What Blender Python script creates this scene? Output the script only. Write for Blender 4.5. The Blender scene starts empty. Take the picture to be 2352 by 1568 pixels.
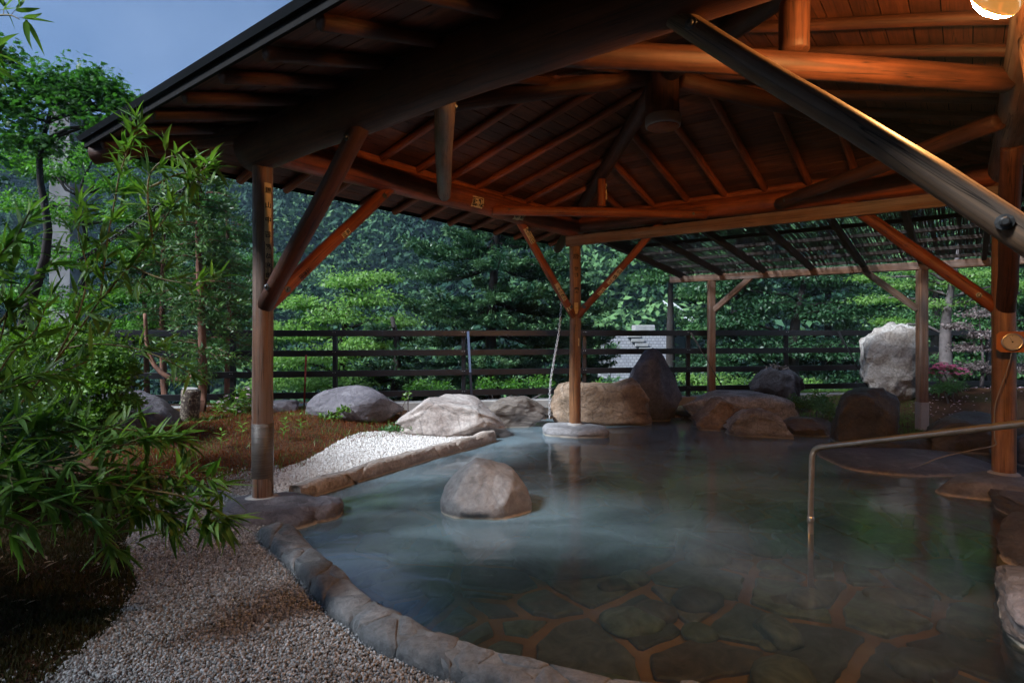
import bpy, bmesh, math, random
import numpy as np
from mathutils import Vector, Matrix, noise as mnoise

scene = bpy.context.scene
COL = scene.collection
R = math.radians

# ------------------------------------------------------------------ camera, sky, sun, exposure
EYE = 1.45
FPX, HX, HY = 1336.0, 1176.0, 760.0          # focal length and horizon of a 2352 px wide frame
cam_d = bpy.data.cameras.new('camera')
cam = bpy.data.objects.new('camera', cam_d)
COL.objects.link(cam)
cam_d.sensor_width = 36.0
cam_d.lens = 36.0 * FPX / 2352.0
cam_d.shift_y = (HY - 784.0) / 2352.0
cam_d.clip_start = 0.05
cam_d.clip_end = 3000.0
cam.location = (0, 0, EYE)
cam.rotation_euler = (R(90), 0, 0)
scene.camera = cam

SUN_ELEV, SUN_ROT = 44.0, -120.0             # degrees; rotation measured from +Y towards +X
world = bpy.data.worlds.new('World')
scene.world = world
world.use_nodes = True
wn, wl = world.node_tree.nodes, world.node_tree.links
wn.clear()
w_out = wn.new('ShaderNodeOutputWorld')
w_bg = wn.new('ShaderNodeBackground')
w_sky = wn.new('ShaderNodeTexSky')
w_sky.sky_type = 'NISHITA'
w_sky.sun_disc = False
w_sky.sun_elevation = R(SUN_ELEV)
w_sky.sun_rotation = R(SUN_ROT)
w_sky.altitude = 700.0
w_sky.air_density = 0.72
w_sky.dust_density = 0.1
w_sky.ozone_density = 5.0
w_tc = wn.new('ShaderNodeTexCoord')
w_sep = wn.new('ShaderNodeSeparateXYZ')
w_add = wn.new('ShaderNodeMath'); w_add.operation = 'ADD'; w_add.inputs[1].default_value = 0.35
w_dx = wn.new('ShaderNodeMath'); w_dx.operation = 'DIVIDE'
w_dy = wn.new('ShaderNodeMath'); w_dy.operation = 'DIVIDE'
w_cmb = wn.new('ShaderNodeCombineXYZ')
w_no = wn.new('ShaderNodeTexNoise')
w_no.inputs['Scale'].default_value = 1.7
w_no.inputs['Detail'].default_value = 5.0
w_no.inputs['Roughness'].default_value = 0.5
w_rmp = wn.new('ShaderNodeValToRGB')
w_rmp.color_ramp.elements[0].position = 0.38
w_rmp.color_ramp.elements[0].color = (0, 0, 0, 1)
w_rmp.color_ramp.elements[1].position = 0.68
w_rmp.color_ramp.elements[1].color = (0.40, 0.40, 0.40, 1)
w_mix = wn.new('ShaderNodeMixRGB')
w_mix.inputs[2].default_value = (3.6, 4.7, 6.9, 1)      # dusk cloud
wl.new(w_tc.outputs['Generated'], w_sep.inputs[0])
wl.new(w_sep.outputs['Z'], w_add.inputs[0])
wl.new(w_sep.outputs['X'], w_dx.inputs[0]); wl.new(w_add.outputs[0], w_dx.inputs[1])
wl.new(w_sep.outputs['Y'], w_dy.inputs[0]); wl.new(w_add.outputs[0], w_dy.inputs[1])
wl.new(w_dx.outputs[0], w_cmb.inputs[0]); wl.new(w_dy.outputs[0], w_cmb.inputs[1])
w_cmb.inputs[2].default_value = 3.7
wl.new(w_cmb.outputs[0], w_no.inputs['Vector'])
wl.new(w_no.outputs[0], w_rmp.inputs[0])
wl.new(w_rmp.outputs[0], w_mix.inputs[0])
wl.new(w_sky.outputs[0], w_mix.inputs[1])
wl.new(w_mix.outputs[0], w_bg.inputs[0])
wl.new(w_bg.outputs[0], w_out.inputs[0])
w_bg.inputs[1].default_value = 0.05

sun_d = bpy.data.lights.new('sun', 'SUN')
sun_d.energy = 3.6
sun_d.angle = R(12)
sun_d.color = (0.86, 0.93, 1.0)
sun = bpy.data.objects.new('sun', sun_d)
COL.objects.link(sun)
_sd = Vector((math.sin(R(SUN_ROT)) * math.cos(R(SUN_ELEV)), math.cos(R(SUN_ROT)) * math.cos(R(SUN_ELEV)), math.sin(R(SUN_ELEV))))
sun.rotation_euler = _sd.to_track_quat('Z', 'Y').to_euler()

vs = scene.view_settings
vs.view_transform = 'Standard'
vs.look = 'None'
vs.exposure = 1.32
vs.gamma = 1.0
vs.use_curve_mapping = False
scene.render.engine = 'CYCLES'
cy = scene.cycles
cy.use_denoising = True
cy.use_adaptive_sampling = True
cy.adaptive_threshold = 0.03
cy.adaptive_min_samples = 16
cy.volume_bounces = 0
cy.max_bounces = 6
cy.diffuse_bounces = 3
cy.glossy_bounces = 3
cy.transmission_bounces = 4
cy.transparent_max_bounces = 10
cy.caustics_reflective = False
cy.caustics_refractive = False
cy.sample_clamp_indirect = 4.0


# ------------------------------------------------------------------ helpers
def gp(x, y, z=0.0):
    """point of the plane at height z that the photograph shows at (x, y)"""
    d = FPX * (EYE - z) / (y - HY)
    return Vector(((x - HX) / FPX * d, d, z))


def dp(x, y, d):
    return Vector(((x - HX) / FPX * d, d, EYE - (y - HY) / FPX * d))


def tag(o, label=None, cat=None, group=None, kind=None):
    if label: o['label'] = label
    if cat: o['category'] = cat
    if group: o['group'] = group
    if kind: o['kind'] = kind
    return o


def empty(name, loc=(0, 0, 0)):
    o = bpy.data.objects.new(name, None)
    o.location = loc
    o.empty_display_size = 0.2
    COL.objects.link(o)
    return o


def link(name, me, mat=None, parent=None):
    o = bpy.data.objects.new(name, me)
    COL.objects.link(o)
    if mat is not None and not me.materials:
        me.materials.append(mat)
    if parent is not None:
        o.parent = parent
        # meshes are written in world coordinates: undo the parent's own place
        o.matrix_parent_inverse = Matrix.Translation(parent.location).inverted() if parent.parent is None and parent.type == 'EMPTY' else Matrix.Identity(4)
    return o


def mesh(V, F, smooth=True, uv=None, name='m', tint=None):
    """V (n,3); F an (m,k) array or a list of tuples; uv per vertex"""
    V = np.asarray(V, dtype=np.float64)
    me = bpy.data.meshes.new(name)
    if isinstance(F, np.ndarray):
        n, k = F.shape
        me.vertices.add(len(V))
        me.vertices.foreach_set('co', V.ravel())
        me.loops.add(n * k)
        me.loops.foreach_set('vertex_index', F.astype(np.int32).ravel())
        me.polygons.add(n)
        me.polygons.foreach_set('loop_start', np.arange(0, n * k, k, dtype=np.int32))
        me.update(calc_edges=True)
    else:
        me.from_pydata(V.tolist(), [], [tuple(int(i) for i in f) for f in F])
    if smooth:
        me.polygons.foreach_set('use_smooth', np.ones(len(me.polygons), dtype=bool))
    if uv is not None:
        lay = me.uv_layers.new(name='UVMap')
        idx = np.empty(len(me.loops), dtype=np.int32)
        me.loops.foreach_get('vertex_index', idx)
        lay.data.foreach_set('uv', np.asarray(uv, dtype=np.float32)[idx].ravel())
    if tint is not None:
        a = me.attributes.new('tint', 'FLOAT', 'POINT')
        a.data.foreach_set('value', np.asarray(tint, dtype=np.float32))
    me.update()
    return me


class MB:
    """collects boxes, bars and tubes into one mesh"""
    def __init__(self):
        self.V, self.F, self.UV = [], [], []

    def add(self, V, F, UV=None):
        o = len(self.V)
        self.V += [tuple(v) for v in V]
        self.F += [tuple(i + o for i in f) for f in F]
        self.UV += [tuple(u) for u in (UV if UV is not None else [(v[0], v[2]) for v in V])]

    def build(self, name, mat, parent=None, smooth=False):
        return link(name, mesh(np.array(self.V), self.F, smooth, np.array(self.UV)), mat, parent)


def frame_of(d):
    d = Vector(d).normalized()
    a = Vector((0, 0, 1)) if abs(d.z) < 0.95 else Vector((0, 1, 0))
    s = d.cross(a).normalized()
    t = s.cross(d).normalized()
    return d, s, t


def bar(p0, p1, w, h, bev=0.0):
    """rectangular timber from p0 to p1, w sideways, h upright, with chamfered edges"""
    p0, p1 = Vector(p0), Vector(p1)
    d, s, t = frame_of(p1 - p0)
    L = (p1 - p0).length
    b = bev if bev else min(w, h) * 0.08
    prof = [(-w/2+b, -h/2), (w/2-b, -h/2), (w/2, -h/2+b), (w/2, h/2-b), (w/2-b, h/2), (-w/2+b, h/2), (-w/2, h/2-b), (-w/2, -h/2+b)]
    V, F, UV = [], [], []
    acc = 0
    for k, q in enumerate((p0, p1)):
        acc = 0
        for i, (a, c) in enumerate(prof):
            V.append(q + s * a + t * c)
            UV.append((acc, L * k))
            n = prof[(i + 1) % 8]
            acc += math.hypot(n[0] - a, n[1] - c)
    for i in range(8):
        j = (i + 1) % 8
        F.append((i, j, 8 + j, 8 + i))
    F.append(tuple(range(7, -1, -1)))
    F.append(tuple(range(8, 16)))
    return V, F, UV


def tube(pts, r, sides=8, cap=True):
    """round tube through pts; r a number or one per point"""
    pts = [Vector(p) for p in pts]
    n = len(pts)
    rr = [r] * n if not hasattr(r, '__len__') else list(r)
    V, F, UV = [], [], []
    ref = None
    L = 0
    for i, p in enumerate(pts):
        d = (pts[min(i + 1, n - 1)] - pts[max(i - 1, 0)]).normalized()
        if ref is None:
            _, s, t = frame_of(d)
        else:
            s = (ref - d * ref.dot(d)).normalized()
            t = d.cross(s)
        ref = s
        if i: L += (p - pts[i - 1]).length
        for k in range(sides):
            a = 2 * math.pi * k / sides
            V.append(p + (s * math.cos(a) + t * math.sin(a)) * rr[i])
            UV.append((k / sides * 2 * math.pi * rr[0], L))
    for i in range(n - 1):
        for k in range(sides):
            j = (k + 1) % sides
            F.append((i * sides + k, i * sides + j, (i + 1) * sides + j, (i + 1) * sides + k))
    if cap:
        F.append(tuple(range(sides - 1, -1, -1)))
        F.append(tuple((n - 1) * sides + k for k in range(sides)))
    return V, F, UV


_lseed = [0]


def log(name, p0, p1, r0, r1=None, mat=None, parent=None, bend=(0, 0, 0), sides=18, segs=None, rough=0.02, knots=2):
    """a peeled log: tapering, slightly crooked, with rounded sawn ends"""
    _lseed[0] += 1
    sd = _lseed[0] * 7.31
    p0, p1 = Vector(p0), Vector(p1)
    r1 = r0 if r1 is None else r1
    bend = Vector(bend)
    L = (p1 - p0).length
    segs = segs or max(6, int(L / 0.16))
    d, s, t = frame_of(p1 - p0)
    rg = random.Random(_lseed[0])
    kn = [(rg.random(), rg.random() * 6.28, rg.uniform(0.05, 0.09)) for _ in range(knots)]
    V, UV, F = [], [], []
    stations = [(0.0, -0.10, 0.70), (0.0, -0.03, 0.93)] + [(i / segs, 0, 1.0) for i in range(segs + 1)] + [(1.0, 0.03, 0.93), (1.0, 0.10, 0.70)]
    for (f, off, sc) in stations:
        r = r0 + (r1 - r0) * f
        c = p0.lerp(p1, f) + bend * math.sin(math.pi * f) + d * (off * r * 2)
        c += s * (mnoise.noise((f * L * 0.8, sd, 1.0)) * rough * 0.8) + t * (mnoise.noise((f * L * 0.8, sd, 9.0)) * rough * 0.8)
        for k in range(sides):
            a = 2 * math.pi * k / sides
            rr = r * sc * (1 + rough * 1.6 * mnoise.noise((math.cos(a) * 1.3 + sd, math.sin(a) * 1.3, f * L * 1.4)))
            for (kf, ka, kw) in kn:
                dd = ((f - kf) * L) ** 2 + (((a - ka + math.pi) % (2 * math.pi) - math.pi) * r) ** 2
                rr += 0.10 * r * math.exp(-dd / (kw * kw))
            V.append(c + (s * math.cos(a) + t * math.sin(a)) * rr)
            UV.append((k / sides * 2 * math.pi * r0 + sd, f * L + sd * 3))
    n = len(stations)
    for i in range(n - 1):
        for k in range(sides):
            j = (k + 1) % sides
            F.append((i * sides + k, i * sides + j, (i + 1) * sides + j, (i + 1) * sides + k))
    F.append(tuple(range(sides - 1, -1, -1)))
    F.append(tuple((n - 1) * sides + k for k in range(sides)))
    return link(name, mesh(V, F, True, UV), mat, parent)


def lathe(axis0, prof, sides=24, d=(0, 0, 1), cap=True):
    """prof: list of (radius, height along d)"""
    axis0 = Vector(axis0)
    d, s, t = frame_of(d)
    V, F, UV = [], [], []
    for (r, h) in prof:
        for k in range(sides):
            a = 2 * math.pi * k / sides
            V.append(axis0 + d * h + (s * math.cos(a) + t * math.sin(a)) * max(r, 1e-4))
            UV.append((k / sides, h))
    for i in range(len(prof) - 1):
        for k in range(sides):
            j = (k + 1) % sides
            F.append((i * sides + k, i * sides + j, (i + 1) * sides + j, (i + 1) * sides + k))
    F.append(tuple(range(sides - 1, -1, -1)))
    if cap: F.append(tuple((len(prof) - 1) * sides + k for k in range(sides)))
    return V, F, UV


def one(name, geo, mat, parent=None, smooth=False):
    m = MB(); m.add(*geo)
    return m.build(name, mat, parent, smooth)


# ------------------------------------------------------------------ materials
def nmat(name):
    m = bpy.data.materials.new(name)
    m.use_nodes = True
    nt = m.node_tree
    b = nt.nodes['Principled BSDF']
    return m, nt.nodes, nt.links, b


def ramp(N, stops):
    r = N.new('ShaderNodeValToRGB')
    e = r.color_ramp.elements
    while len(e) < len(stops): e.new(0.5)
    for i, (p, c) in enumerate(stops):
        e[i].position = p
        e[i].color = (*c, 1) if len(c) == 3 else c
    return r


def tex(N, L, vec, scale, detail=4.0, rough=0.55, mapping=None, dist=0.0):
    n = N.new('ShaderNodeTexNoise')
    n.inputs['Scale'].default_value = scale
    n.inputs['Detail'].default_value = detail
    n.inputs['Roughness'].default_value = rough
    n.inputs['Distortion'].default_value = dist
    if mapping:
        mp = N.new('ShaderNodeMapping')
        mp.inputs['Scale'].default_value = mapping
        L.new(vec, mp.inputs['Vector'])
        vec = mp.outputs[0]
    L.new(vec, n.inputs['Vector'])
    return n


def bump(N, L, h, b, strength=0.4, dist=0.02):
    bp = N.new('ShaderNodeBump')
    bp.inputs['Strength'].default_value = strength
    bp.inputs['Distance'].default_value = dist
    L.new(h, bp.inputs['Height'])
    L.new(bp.outputs[0], b.inputs['Normal'])
    return bp


def mat_wood(name, dark, light, rough=0.55, sx=34.0, sy=1.6, stain=0.5, per_piece=0.35, grey=None, crack=0.75):
    """grain runs along the second UV axis; patches of wear; each piece a little different"""
    m, N, L, b = nmat(name)
    uvn = N.new('ShaderNodeUVMap')
    g = tex(N, L, uvn.outputs[0], 1.0, 5.0, 0.6, (sx, sy, 1), 0.6)
    r = ramp(N, [(0.28, dark), (0.72, light)])
    L.new(g.outputs[0], r.inputs[0])
    tc = N.new('ShaderNodeTexCoord')
    w = tex(N, L, tc.outputs['Object'], 2.3, 4.0, 0.6)
    rw = ramp(N, [(0.35, (1 - stain,) * 3), (0.65, (1.0, 1.0, 1.0))])
    L.new(w.outputs[0], rw.inputs[0])
    mx = N.new('ShaderNodeMixRGB'); mx.blend_type = 'MULTIPLY'; mx.inputs[0].default_value = 1.0
    L.new(r.outputs[0], mx.inputs[1]); L.new(rw.outputs[0], mx.inputs[2])
    oi = N.new('ShaderNodeObjectInfo')
    mr = N.new('ShaderNodeMapRange')
    mr.inputs[3].default_value = 1 - per_piece; mr.inputs[4].default_value = 1 + per_piece * 0.6
    L.new(oi.outputs['Random'], mr.inputs[0])
    mv = N.new('ShaderNodeMixRGB'); mv.blend_type = 'MULTIPLY'; mv.inputs[0].default_value = 1.0
    L.new(mx.outputs[0], mv.inputs[1]); L.new(mr.outputs[0], mv.inputs[2])
    col = mv.outputs[0]
    if grey:
        w2 = tex(N, L, uvn.outputs[0], 1.0, 4.0, 0.6, (9.0, 0.55, 1))
        rg = ramp(N, [(0.42, (0, 0, 0)), (0.62, (1, 1, 1))])
        L.new(w2.outputs[0], rg.inputs[0])
        mg = N.new('ShaderNodeMixRGB'); mg.inputs[2].default_value = (*grey, 1)
        ml = N.new('ShaderNodeMath'); ml.operation = 'MULTIPLY'; ml.inputs[1].default_value = 0.6
        L.new(rg.outputs[0], ml.inputs[0]); L.new(ml.outputs[0], mg.inputs[0])
        L.new(col, mg.inputs[1])
        col = mg.outputs[0]
    # drying cracks along the grain
    ck = tex(N, L, uvn.outputs[0], 1.0, 3.0, 0.5, (sx * .55, .38, 1), 0.4)
    rk = ramp(N, [(0.488, (1, 1, 1)), (0.5, (1 - crack,) * 3), (0.512, (1, 1, 1))])
    L.new(ck.outputs[0], rk.inputs[0])
    mk = N.new('ShaderNodeMixRGB'); mk.blend_type = 'MULTIPLY'; mk.inputs[0].default_value = 1.0
    L.new(col, mk.inputs[1]); L.new(rk.outputs[0], mk.inputs[2])
    L.new(mk.outputs[0], b.inputs['Base Color'])
    b.inputs['Roughness'].default_value = rough
    b.inputs['Specular IOR Level'].default_value = 0.35
    hs = N.new('ShaderNodeMath'); hs.operation = 'ADD'
    L.new(g.outputs[0], hs.inputs[0]); L.new(rk.outputs[0], hs.inputs[1])
    bump(N, L, hs.outputs[0], b, 0.4, 0.005)
    return m


WATER_Z = -0.12


def mat_rock(name, cols, scale=2.2, rough=0.75, bstr=0.6, crack=0.5, lime=0.5, spec=0.3, layered=False):
    """cols: three stone colours; a pale lime crust where the bath water laps it"""
    m, N, L, b = nmat(name)
    tc = N.new('ShaderNodeTexCoord')
    oi = N.new('ShaderNodeObjectInfo')
    ad = N.new('ShaderNodeVectorMath'); ad.operation = 'ADD'
    sc = N.new('ShaderNodeVectorMath'); sc.operation = 'SCALE'; sc.inputs[3].default_value = 30.0
    cb = N.new('ShaderNodeCombineXYZ')
    for i in range(3): L.new(oi.outputs['Random'], cb.inputs[i])
    L.new(cb.outputs[0], sc.inputs[0])
    L.new(tc.outputs['Object'], ad.inputs[0]); L.new(sc.outputs[0], ad.inputs[1])
    v = ad.outputs[0]
    mp = (1, 1, 4.5) if layered else None
    n1 = tex(N, L, v, scale, 7.0, 0.62, mp, 0.8)
    r1 = ramp(N, [(0.28, cols[0]), (0.5, cols[1]), (0.72, cols[2])])
    L.new(n1.outputs[0], r1.inputs[0])
    n2 = tex(N, L, v, scale * 9, 5.0, 0.7, mp)
    r2 = ramp(N, [(0.3, (0.55,) * 3), (0.7, (1.2,) * 3)])
    L.new(n2.outputs[0], r2.inputs[0])
    mx = N.new('ShaderNodeMixRGB'); mx.blend_type = 'MULTIPLY'; mx.inputs[0].default_value = 1.0
    L.new(r1.outputs[0], mx.inputs[1]); L.new(r2.outputs[0], mx.inputs[2])
    vo = N.new('ShaderNodeTexVoronoi'); vo.feature = 'DISTANCE_TO_EDGE'; vo.inputs['Scale'].default_value = scale * 1.3
    wv = N.new('ShaderNodeMixRGB'); wv.inputs[0].default_value = 0.16
    L.new(v, wv.inputs[1]); L.new(n1.outputs[1], wv.inputs[2]); L.new(wv.outputs[0], vo.inputs['Vector'])
    rv = ramp(N, [(0.0, (0.35,) * 3), (0.028, (1, 1, 1))])
    L.new(vo.outputs[0], rv.inputs[0])
    mc = N.new('ShaderNodeMixRGB'); mc.blend_type = 'MULTIPLY'; mc.inputs[0].default_value = crack
    L.new(mx.outputs[0], mc.inputs[1]); L.new(rv.outputs[0], mc.inputs[2])
    # lime crust at the water line
    ge = N.new('ShaderNodeNewGeometry')
    sp = N.new('ShaderNodeSeparateXYZ'); L.new(ge.outputs['Position'], sp.inputs[0])
    jn = N.new('ShaderNodeMath'); jn.operation = 'MULTIPLY_ADD'; jn.inputs[1].default_value = 0.05; jn.inputs[2].default_value = -0.025
    L.new(n2.outputs[0], jn.inputs[0])
    za = N.new('ShaderNodeMath'); za.operation = 'ADD'
    L.new(sp.outputs[2], za.inputs[0]); L.new(jn.outputs[0], za.inputs[1])
    mr = N.new('ShaderNodeMapRange')
    mr.inputs[1].default_value = WATER_Z - 0.03; mr.inputs[2].default_value = WATER_Z + 0.032
    mr.inputs[3].default_value = 0.0; mr.inputs[4].default_value = 1.0
    L.new(za.outputs[0], mr.inputs[0])
    rl = ramp(N, [(0.05, (0, 0, 0)), (0.35, (lime,) * 3), (0.55, (lime,) * 3), (0.85, (0, 0, 0))])
    L.new(mr.outputs[0], rl.inputs[0])
    ml = N.new('ShaderNodeMixRGB'); ml.inputs[2].default_value = (0.55, 0.47, 0.36, 1)
    L.new(rl.outputs[0], ml.inputs[0]); L.new(mc.outputs[0], ml.inputs[1])
    # the splashed band above it stays dark and wet
    mw = N.new('ShaderNodeMapRange'); mw.inputs[1].default_value = WATER_Z + 0.02; mw.inputs[2].default_value = WATER_Z + 0.075
    mw.inputs[3].default_value = 0.55; mw.inputs[4].default_value = 1.0
    L.new(za.outputs[0], mw.inputs[0])
    wx = N.new('ShaderNodeMixRGB'); wx.blend_type = 'MULTIPLY'; wx.inputs[0].default_value = 1.0
    L.new(mc.outputs[0], wx.inputs[1]); L.new(mw.outputs[0], wx.inputs[2])
    pv = N.new('ShaderNodeMapRange'); pv.inputs[3].default_value = 0.78; pv.inputs[4].default_value = 1.2
    L.new(oi.outputs['Random'], pv.inputs[0])
    px_ = N.new('ShaderNodeMixRGB'); px_.blend_type = 'MULTIPLY'; px_.inputs[0].default_value = 1.0
    L.new(wx.outputs[0], px_.inputs[1]); L.new(pv.outputs[0], px_.inputs[2])
    L.new(px_.outputs[0], ml.inputs[1])
    L.new(ml.outputs[0], b.inputs['Base Color'])
    b.inputs['Roughness'].default_value = rough
    b.inputs['Specular IOR Level'].default_value = spec
    ba = N.new('ShaderNodeMath'); ba.operation = 'MULTIPLY_ADD'; ba.inputs[1].default_value = 0.45
    L.new(n2.outputs[0], ba.inputs[0]); L.new(n1.outputs[0], ba.inputs[2])
    bm2 = N.new('ShaderNodeMath'); bm2.operation = 'MULTIPLY_ADD'; bm2.inputs[1].default_value = 0.25 * crack
    L.new(rv.outputs[0], bm2.inputs[0]); L.new(ba.outputs[0], bm2.inputs[2])
    bump(N, L, bm2.outputs[0], b, bstr, 0.05)
    return m


def mat_leaf(name, c0, c1, tipc=None, trans=0.35, rough=0.45, spec=0.4, clump=1.2):
    """leaves: colour differs leaf by leaf and in clumps; light comes through them"""
    m, N, L, b = nmat(name)
    ge = N.new('ShaderNodeNewGeometry')
    tc = N.new('ShaderNodeTexCoord')
    cl = tex(N, L, tc.outputs['Object'], clump, 2.0)
    ad = N.new('ShaderNodeMath'); ad.operation = 'MULTIPLY_ADD'; ad.inputs[1].default_value = 0.55
    L.new(ge.outputs['Random Per Island'], ad.inputs[0])
    mu = N.new('ShaderNodeMath'); mu.operation = 'MULTIPLY'; mu.inputs[1].default_value = 0.55
    L.new(cl.outputs[0], mu.inputs[0]); L.new(mu.outputs[0], ad.inputs[2])
    r = ramp(N, [(0.1, c0), (0.85, c1)])
    L.new(ad.outputs[0], r.inputs[0])
    col = r.outputs[0]
    if tipc:
        at = N.new('ShaderNodeAttribute'); at.attribute_name = 'tint'
        mt = N.new('ShaderNodeMixRGB'); mt.inputs[2].default_value = (*tipc, 1)
        L.new(at.outputs['Fac'], mt.inputs[0]); L.new(col, mt.inputs[1])
        col = mt.outputs[0]
    L.new(col, b.inputs['Base Color'])
    b.inputs['Roughness'].default_value = rough
    b.inputs['Specular IOR Level'].default_value = spec
    tr = N.new('ShaderNodeBsdfTranslucent')
    hs = N.new('ShaderNodeHueSaturation'); hs.inputs['Saturation'].default_value = 1.15; hs.inputs['Value'].default_value = 1.5
    L.new(col, hs.inputs['Color']); L.new(hs.outputs[0], tr.inputs['Color'])
    mx = N.new('ShaderNodeMixShader'); mx.inputs[0].default_value = trans
    out = [n for n in N if n.type == 'OUTPUT_MATERIAL'][0]
    L.new(b.outputs[0], mx.inputs[1]); L.new(tr.outputs[0], mx.inputs[2]); L.new(mx.outputs[0], out.inputs[0])
    return m


def mat_plain(name, col, rough=0.6, metal=0.0, spec=0.4, var=0.25, scale=8.0, bstr=0.15, var_scale=(1, 1, 1)):
    m, N, L, b = nmat(name)
    tc = N.new('ShaderNodeTexCoord')
    n = tex(N, L, tc.outputs['Object'], scale, 5.0, 0.6, var_scale)
    r = ramp(N, [(0.25, tuple(c * (1 - var) for c in col)), (0.75, tuple(c * (1 + var) for c in col))])
    L.new(n.outputs[0], r.inputs[0])
    L.new(r.outputs[0], b.inputs['Base Color'])
    b.inputs['Roughness'].default_value = rough
    b.inputs['Metallic'].default_value = metal
    b.inputs['Specular IOR Level'].default_value = spec
    if bstr: bump(N, L, n.outputs[0], b, bstr, 0.01)
    return m


def mat_emit(name, col, strength):
    m = bpy.data.materials.new(name); m.use_nodes = True
    N, L = m.node_tree.nodes, m.node_tree.links
    N.clear()
    o = N.new('ShaderNodeOutputMaterial'); e = N.new('ShaderNodeEmission')
    e.inputs[0].default_value = (*col, 1); e.inputs[1].default_value = strength
    L.new(e.outputs[0], o.inputs[0])
    return m

# ------------------------------------------------------------------ colours and surfaces
M = {}
M['log'] = mat_wood('log_wood', (0.15, 0.034, 0.010), (0.46, 0.115, 0.032), 0.5, stain=0.45, per_piece=0.25)
M['log_grey'] = mat_wood('weathered_log_wood', (0.11, 0.045, 0.022), (0.30, 0.14, 0.075), 0.6, stain=0.4, per_piece=0.15, grey=(0.23, 0.21, 0.20))
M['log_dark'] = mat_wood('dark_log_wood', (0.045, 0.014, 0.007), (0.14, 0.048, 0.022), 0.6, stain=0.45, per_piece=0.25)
M['log_old'] = mat_wood('old_log_wood', (0.07, 0.038, 0.02), (0.30, 0.165, 0.085), 0.5, sx=38, sy=.7, stain=0.6, per_piece=0.1, grey=(0.15, 0.122, 0.10), crack=.9)
M['log_tan'] = mat_wood('tan_log_wood', (0.17, 0.072, 0.03), (0.44, 0.215, 0.10), 0.5, stain=0.4, per_piece=0.1)
M['eave'] = mat_plain('eave_paint', (0.009, 0.008, 0.008), .85, var=.3, spec=.1)
M['reed_frame'] = mat_wood('dark_grey_timber', (0.018, 0.014, 0.012), (0.06, 0.046, 0.04), 0.75, sx=40, sy=1.4)
M['board'] = mat_wood('roof_board_wood', (0.085, 0.024, 0.009), (0.23, 0.072, 0.027), 0.65, sx=26, sy=1.3, stain=0.5, per_piece=0.4)
M['timber'] = mat_wood('sawn_timber', (0.14, 0.065, 0.034), (0.33, 0.17, 0.095), 0.6, sx=40, sy=1.4, stain=0.35, per_piece=0.2, grey=(0.26, 0.22, 0.20))
M['timber_grey'] = mat_wood('grey_timber', (0.04, 0.03, 0.025), (0.12, 0.092, 0.078), 0.7, sx=40, sy=1.4, stain=0.4, per_piece=0.25)
M['roof'] = mat_plain('roof_sheet', (0.010, 0.012, 0.015), 0.9, spec=.1, var=0.3, scale=3)
M['reed'] = mat_plain('reed', (0.055, 0.048, 0.045), 0.7, var=0.6, scale=40)
M['bolt'] = mat_plain('bolt_steel', (0.10, 0.10, 0.10), 0.4, 0.8, scale=60)
M['pipe'] = mat_plain('steel_pipe', (0.52, 0.47, 0.40), 0.30, 0.9, var=0.2, scale=14, var_scale=(1, 1, 1), bstr=0.03)
M['fence'] = mat_plain('black_paint', (0.010, 0.009, 0.011), 0.35, var=0.35, scale=20, spec=0.4)
M['strut'] = mat_plain('blue_paint', (0.06, 0.075, 0.12), 0.5, var=0.25)
M['concrete'] = mat_plain('concrete', (0.33, 0.32, 0.31), 0.85, var=0.25, scale=3, bstr=0.3)
M['wrap'] = mat_plain('wrapped_bark', (0.10, 0.085, 0.075), 0.42, var=0.45, scale=9, bstr=0.5, var_scale=(0.6, 0.6, 9))
M['paper'] = mat_plain('sticker_paper', (0.62, 0.46, 0.25), 0.7, var=0.2, scale=25)
M['ink'] = mat_plain('ink', (0.012, 0.011, 0.012), 0.6, var=0.1)
M['rope'] = mat_plain('chain_plastic', (0.45, 0.45, 0.47), 0.5, var=0.2)
M['cable'] = mat_plain('dark_cable', (0.03, 0.03, 0.03), 0.5, var=0.2)
M['wire'] = mat_plain('grey_wire', (0.28, 0.25, 0.21), 0.5, var=0.2)
M['red'] = mat_plain('red_paint', (0.25, 0.025, 0.015), 0.5, var=0.3)
M['bark'] = mat_plain('bark', (0.075, 0.048, 0.035), 0.9, var=0.5, scale=14, bstr=0.9, var_scale=(1, 1, 0.35))
M['bark_red'] = mat_plain('cedar_bark', (0.15, 0.07, 0.045), 0.9, var=0.5, scale=14, bstr=0.9, var_scale=(1, 1, 0.25))
M['bark_grey'] = mat_plain('grey_bark', (0.10, 0.085, 0.085), 0.85, var=0.4, scale=12, bstr=0.6)
M['bark_dark'] = mat_plain('dark_bark', (0.025, 0.02, 0.018), 0.9, var=0.4, scale=12, bstr=0.6)

M['rk_grey'] = mat_rock('boulder_grey', [(0.11, 0.108, 0.11), (0.19, 0.183, 0.184), (0.27, 0.262, 0.262)], 2.0, 0.6, crack=0.25, bstr=0.45, lime=0.7)
M['rk_cool'] = mat_rock('boulder_cool_grey', [(0.19, 0.19, 0.20), (0.31, 0.31, 0.325), (0.44, 0.44, 0.46)], 2.0, 0.6, crack=0.25, bstr=0.45, lime=0.6)
M['rk_pale'] = mat_rock('boulder_pale', [(0.32, 0.26, 0.235), (0.52, 0.46, 0.43), (0.64, 0.60, 0.57)], 1.7, 0.65, crack=0.55)
M['rk_purple'] = mat_rock('boulder_purple', [(0.058, 0.052, 0.060), (0.112, 0.102, 0.116), (0.20, 0.185, 0.20)], 2.2, 0.55, crack=0.4, bstr=0.6)
M['rk_orange'] = mat_rock('boulder_orange', [(0.085, 0.055, 0.038), (0.22, 0.15, 0.10), (0.38, 0.30, 0.235)], 2.3, 0.7, crack=0.6, bstr=1.0)
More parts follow.
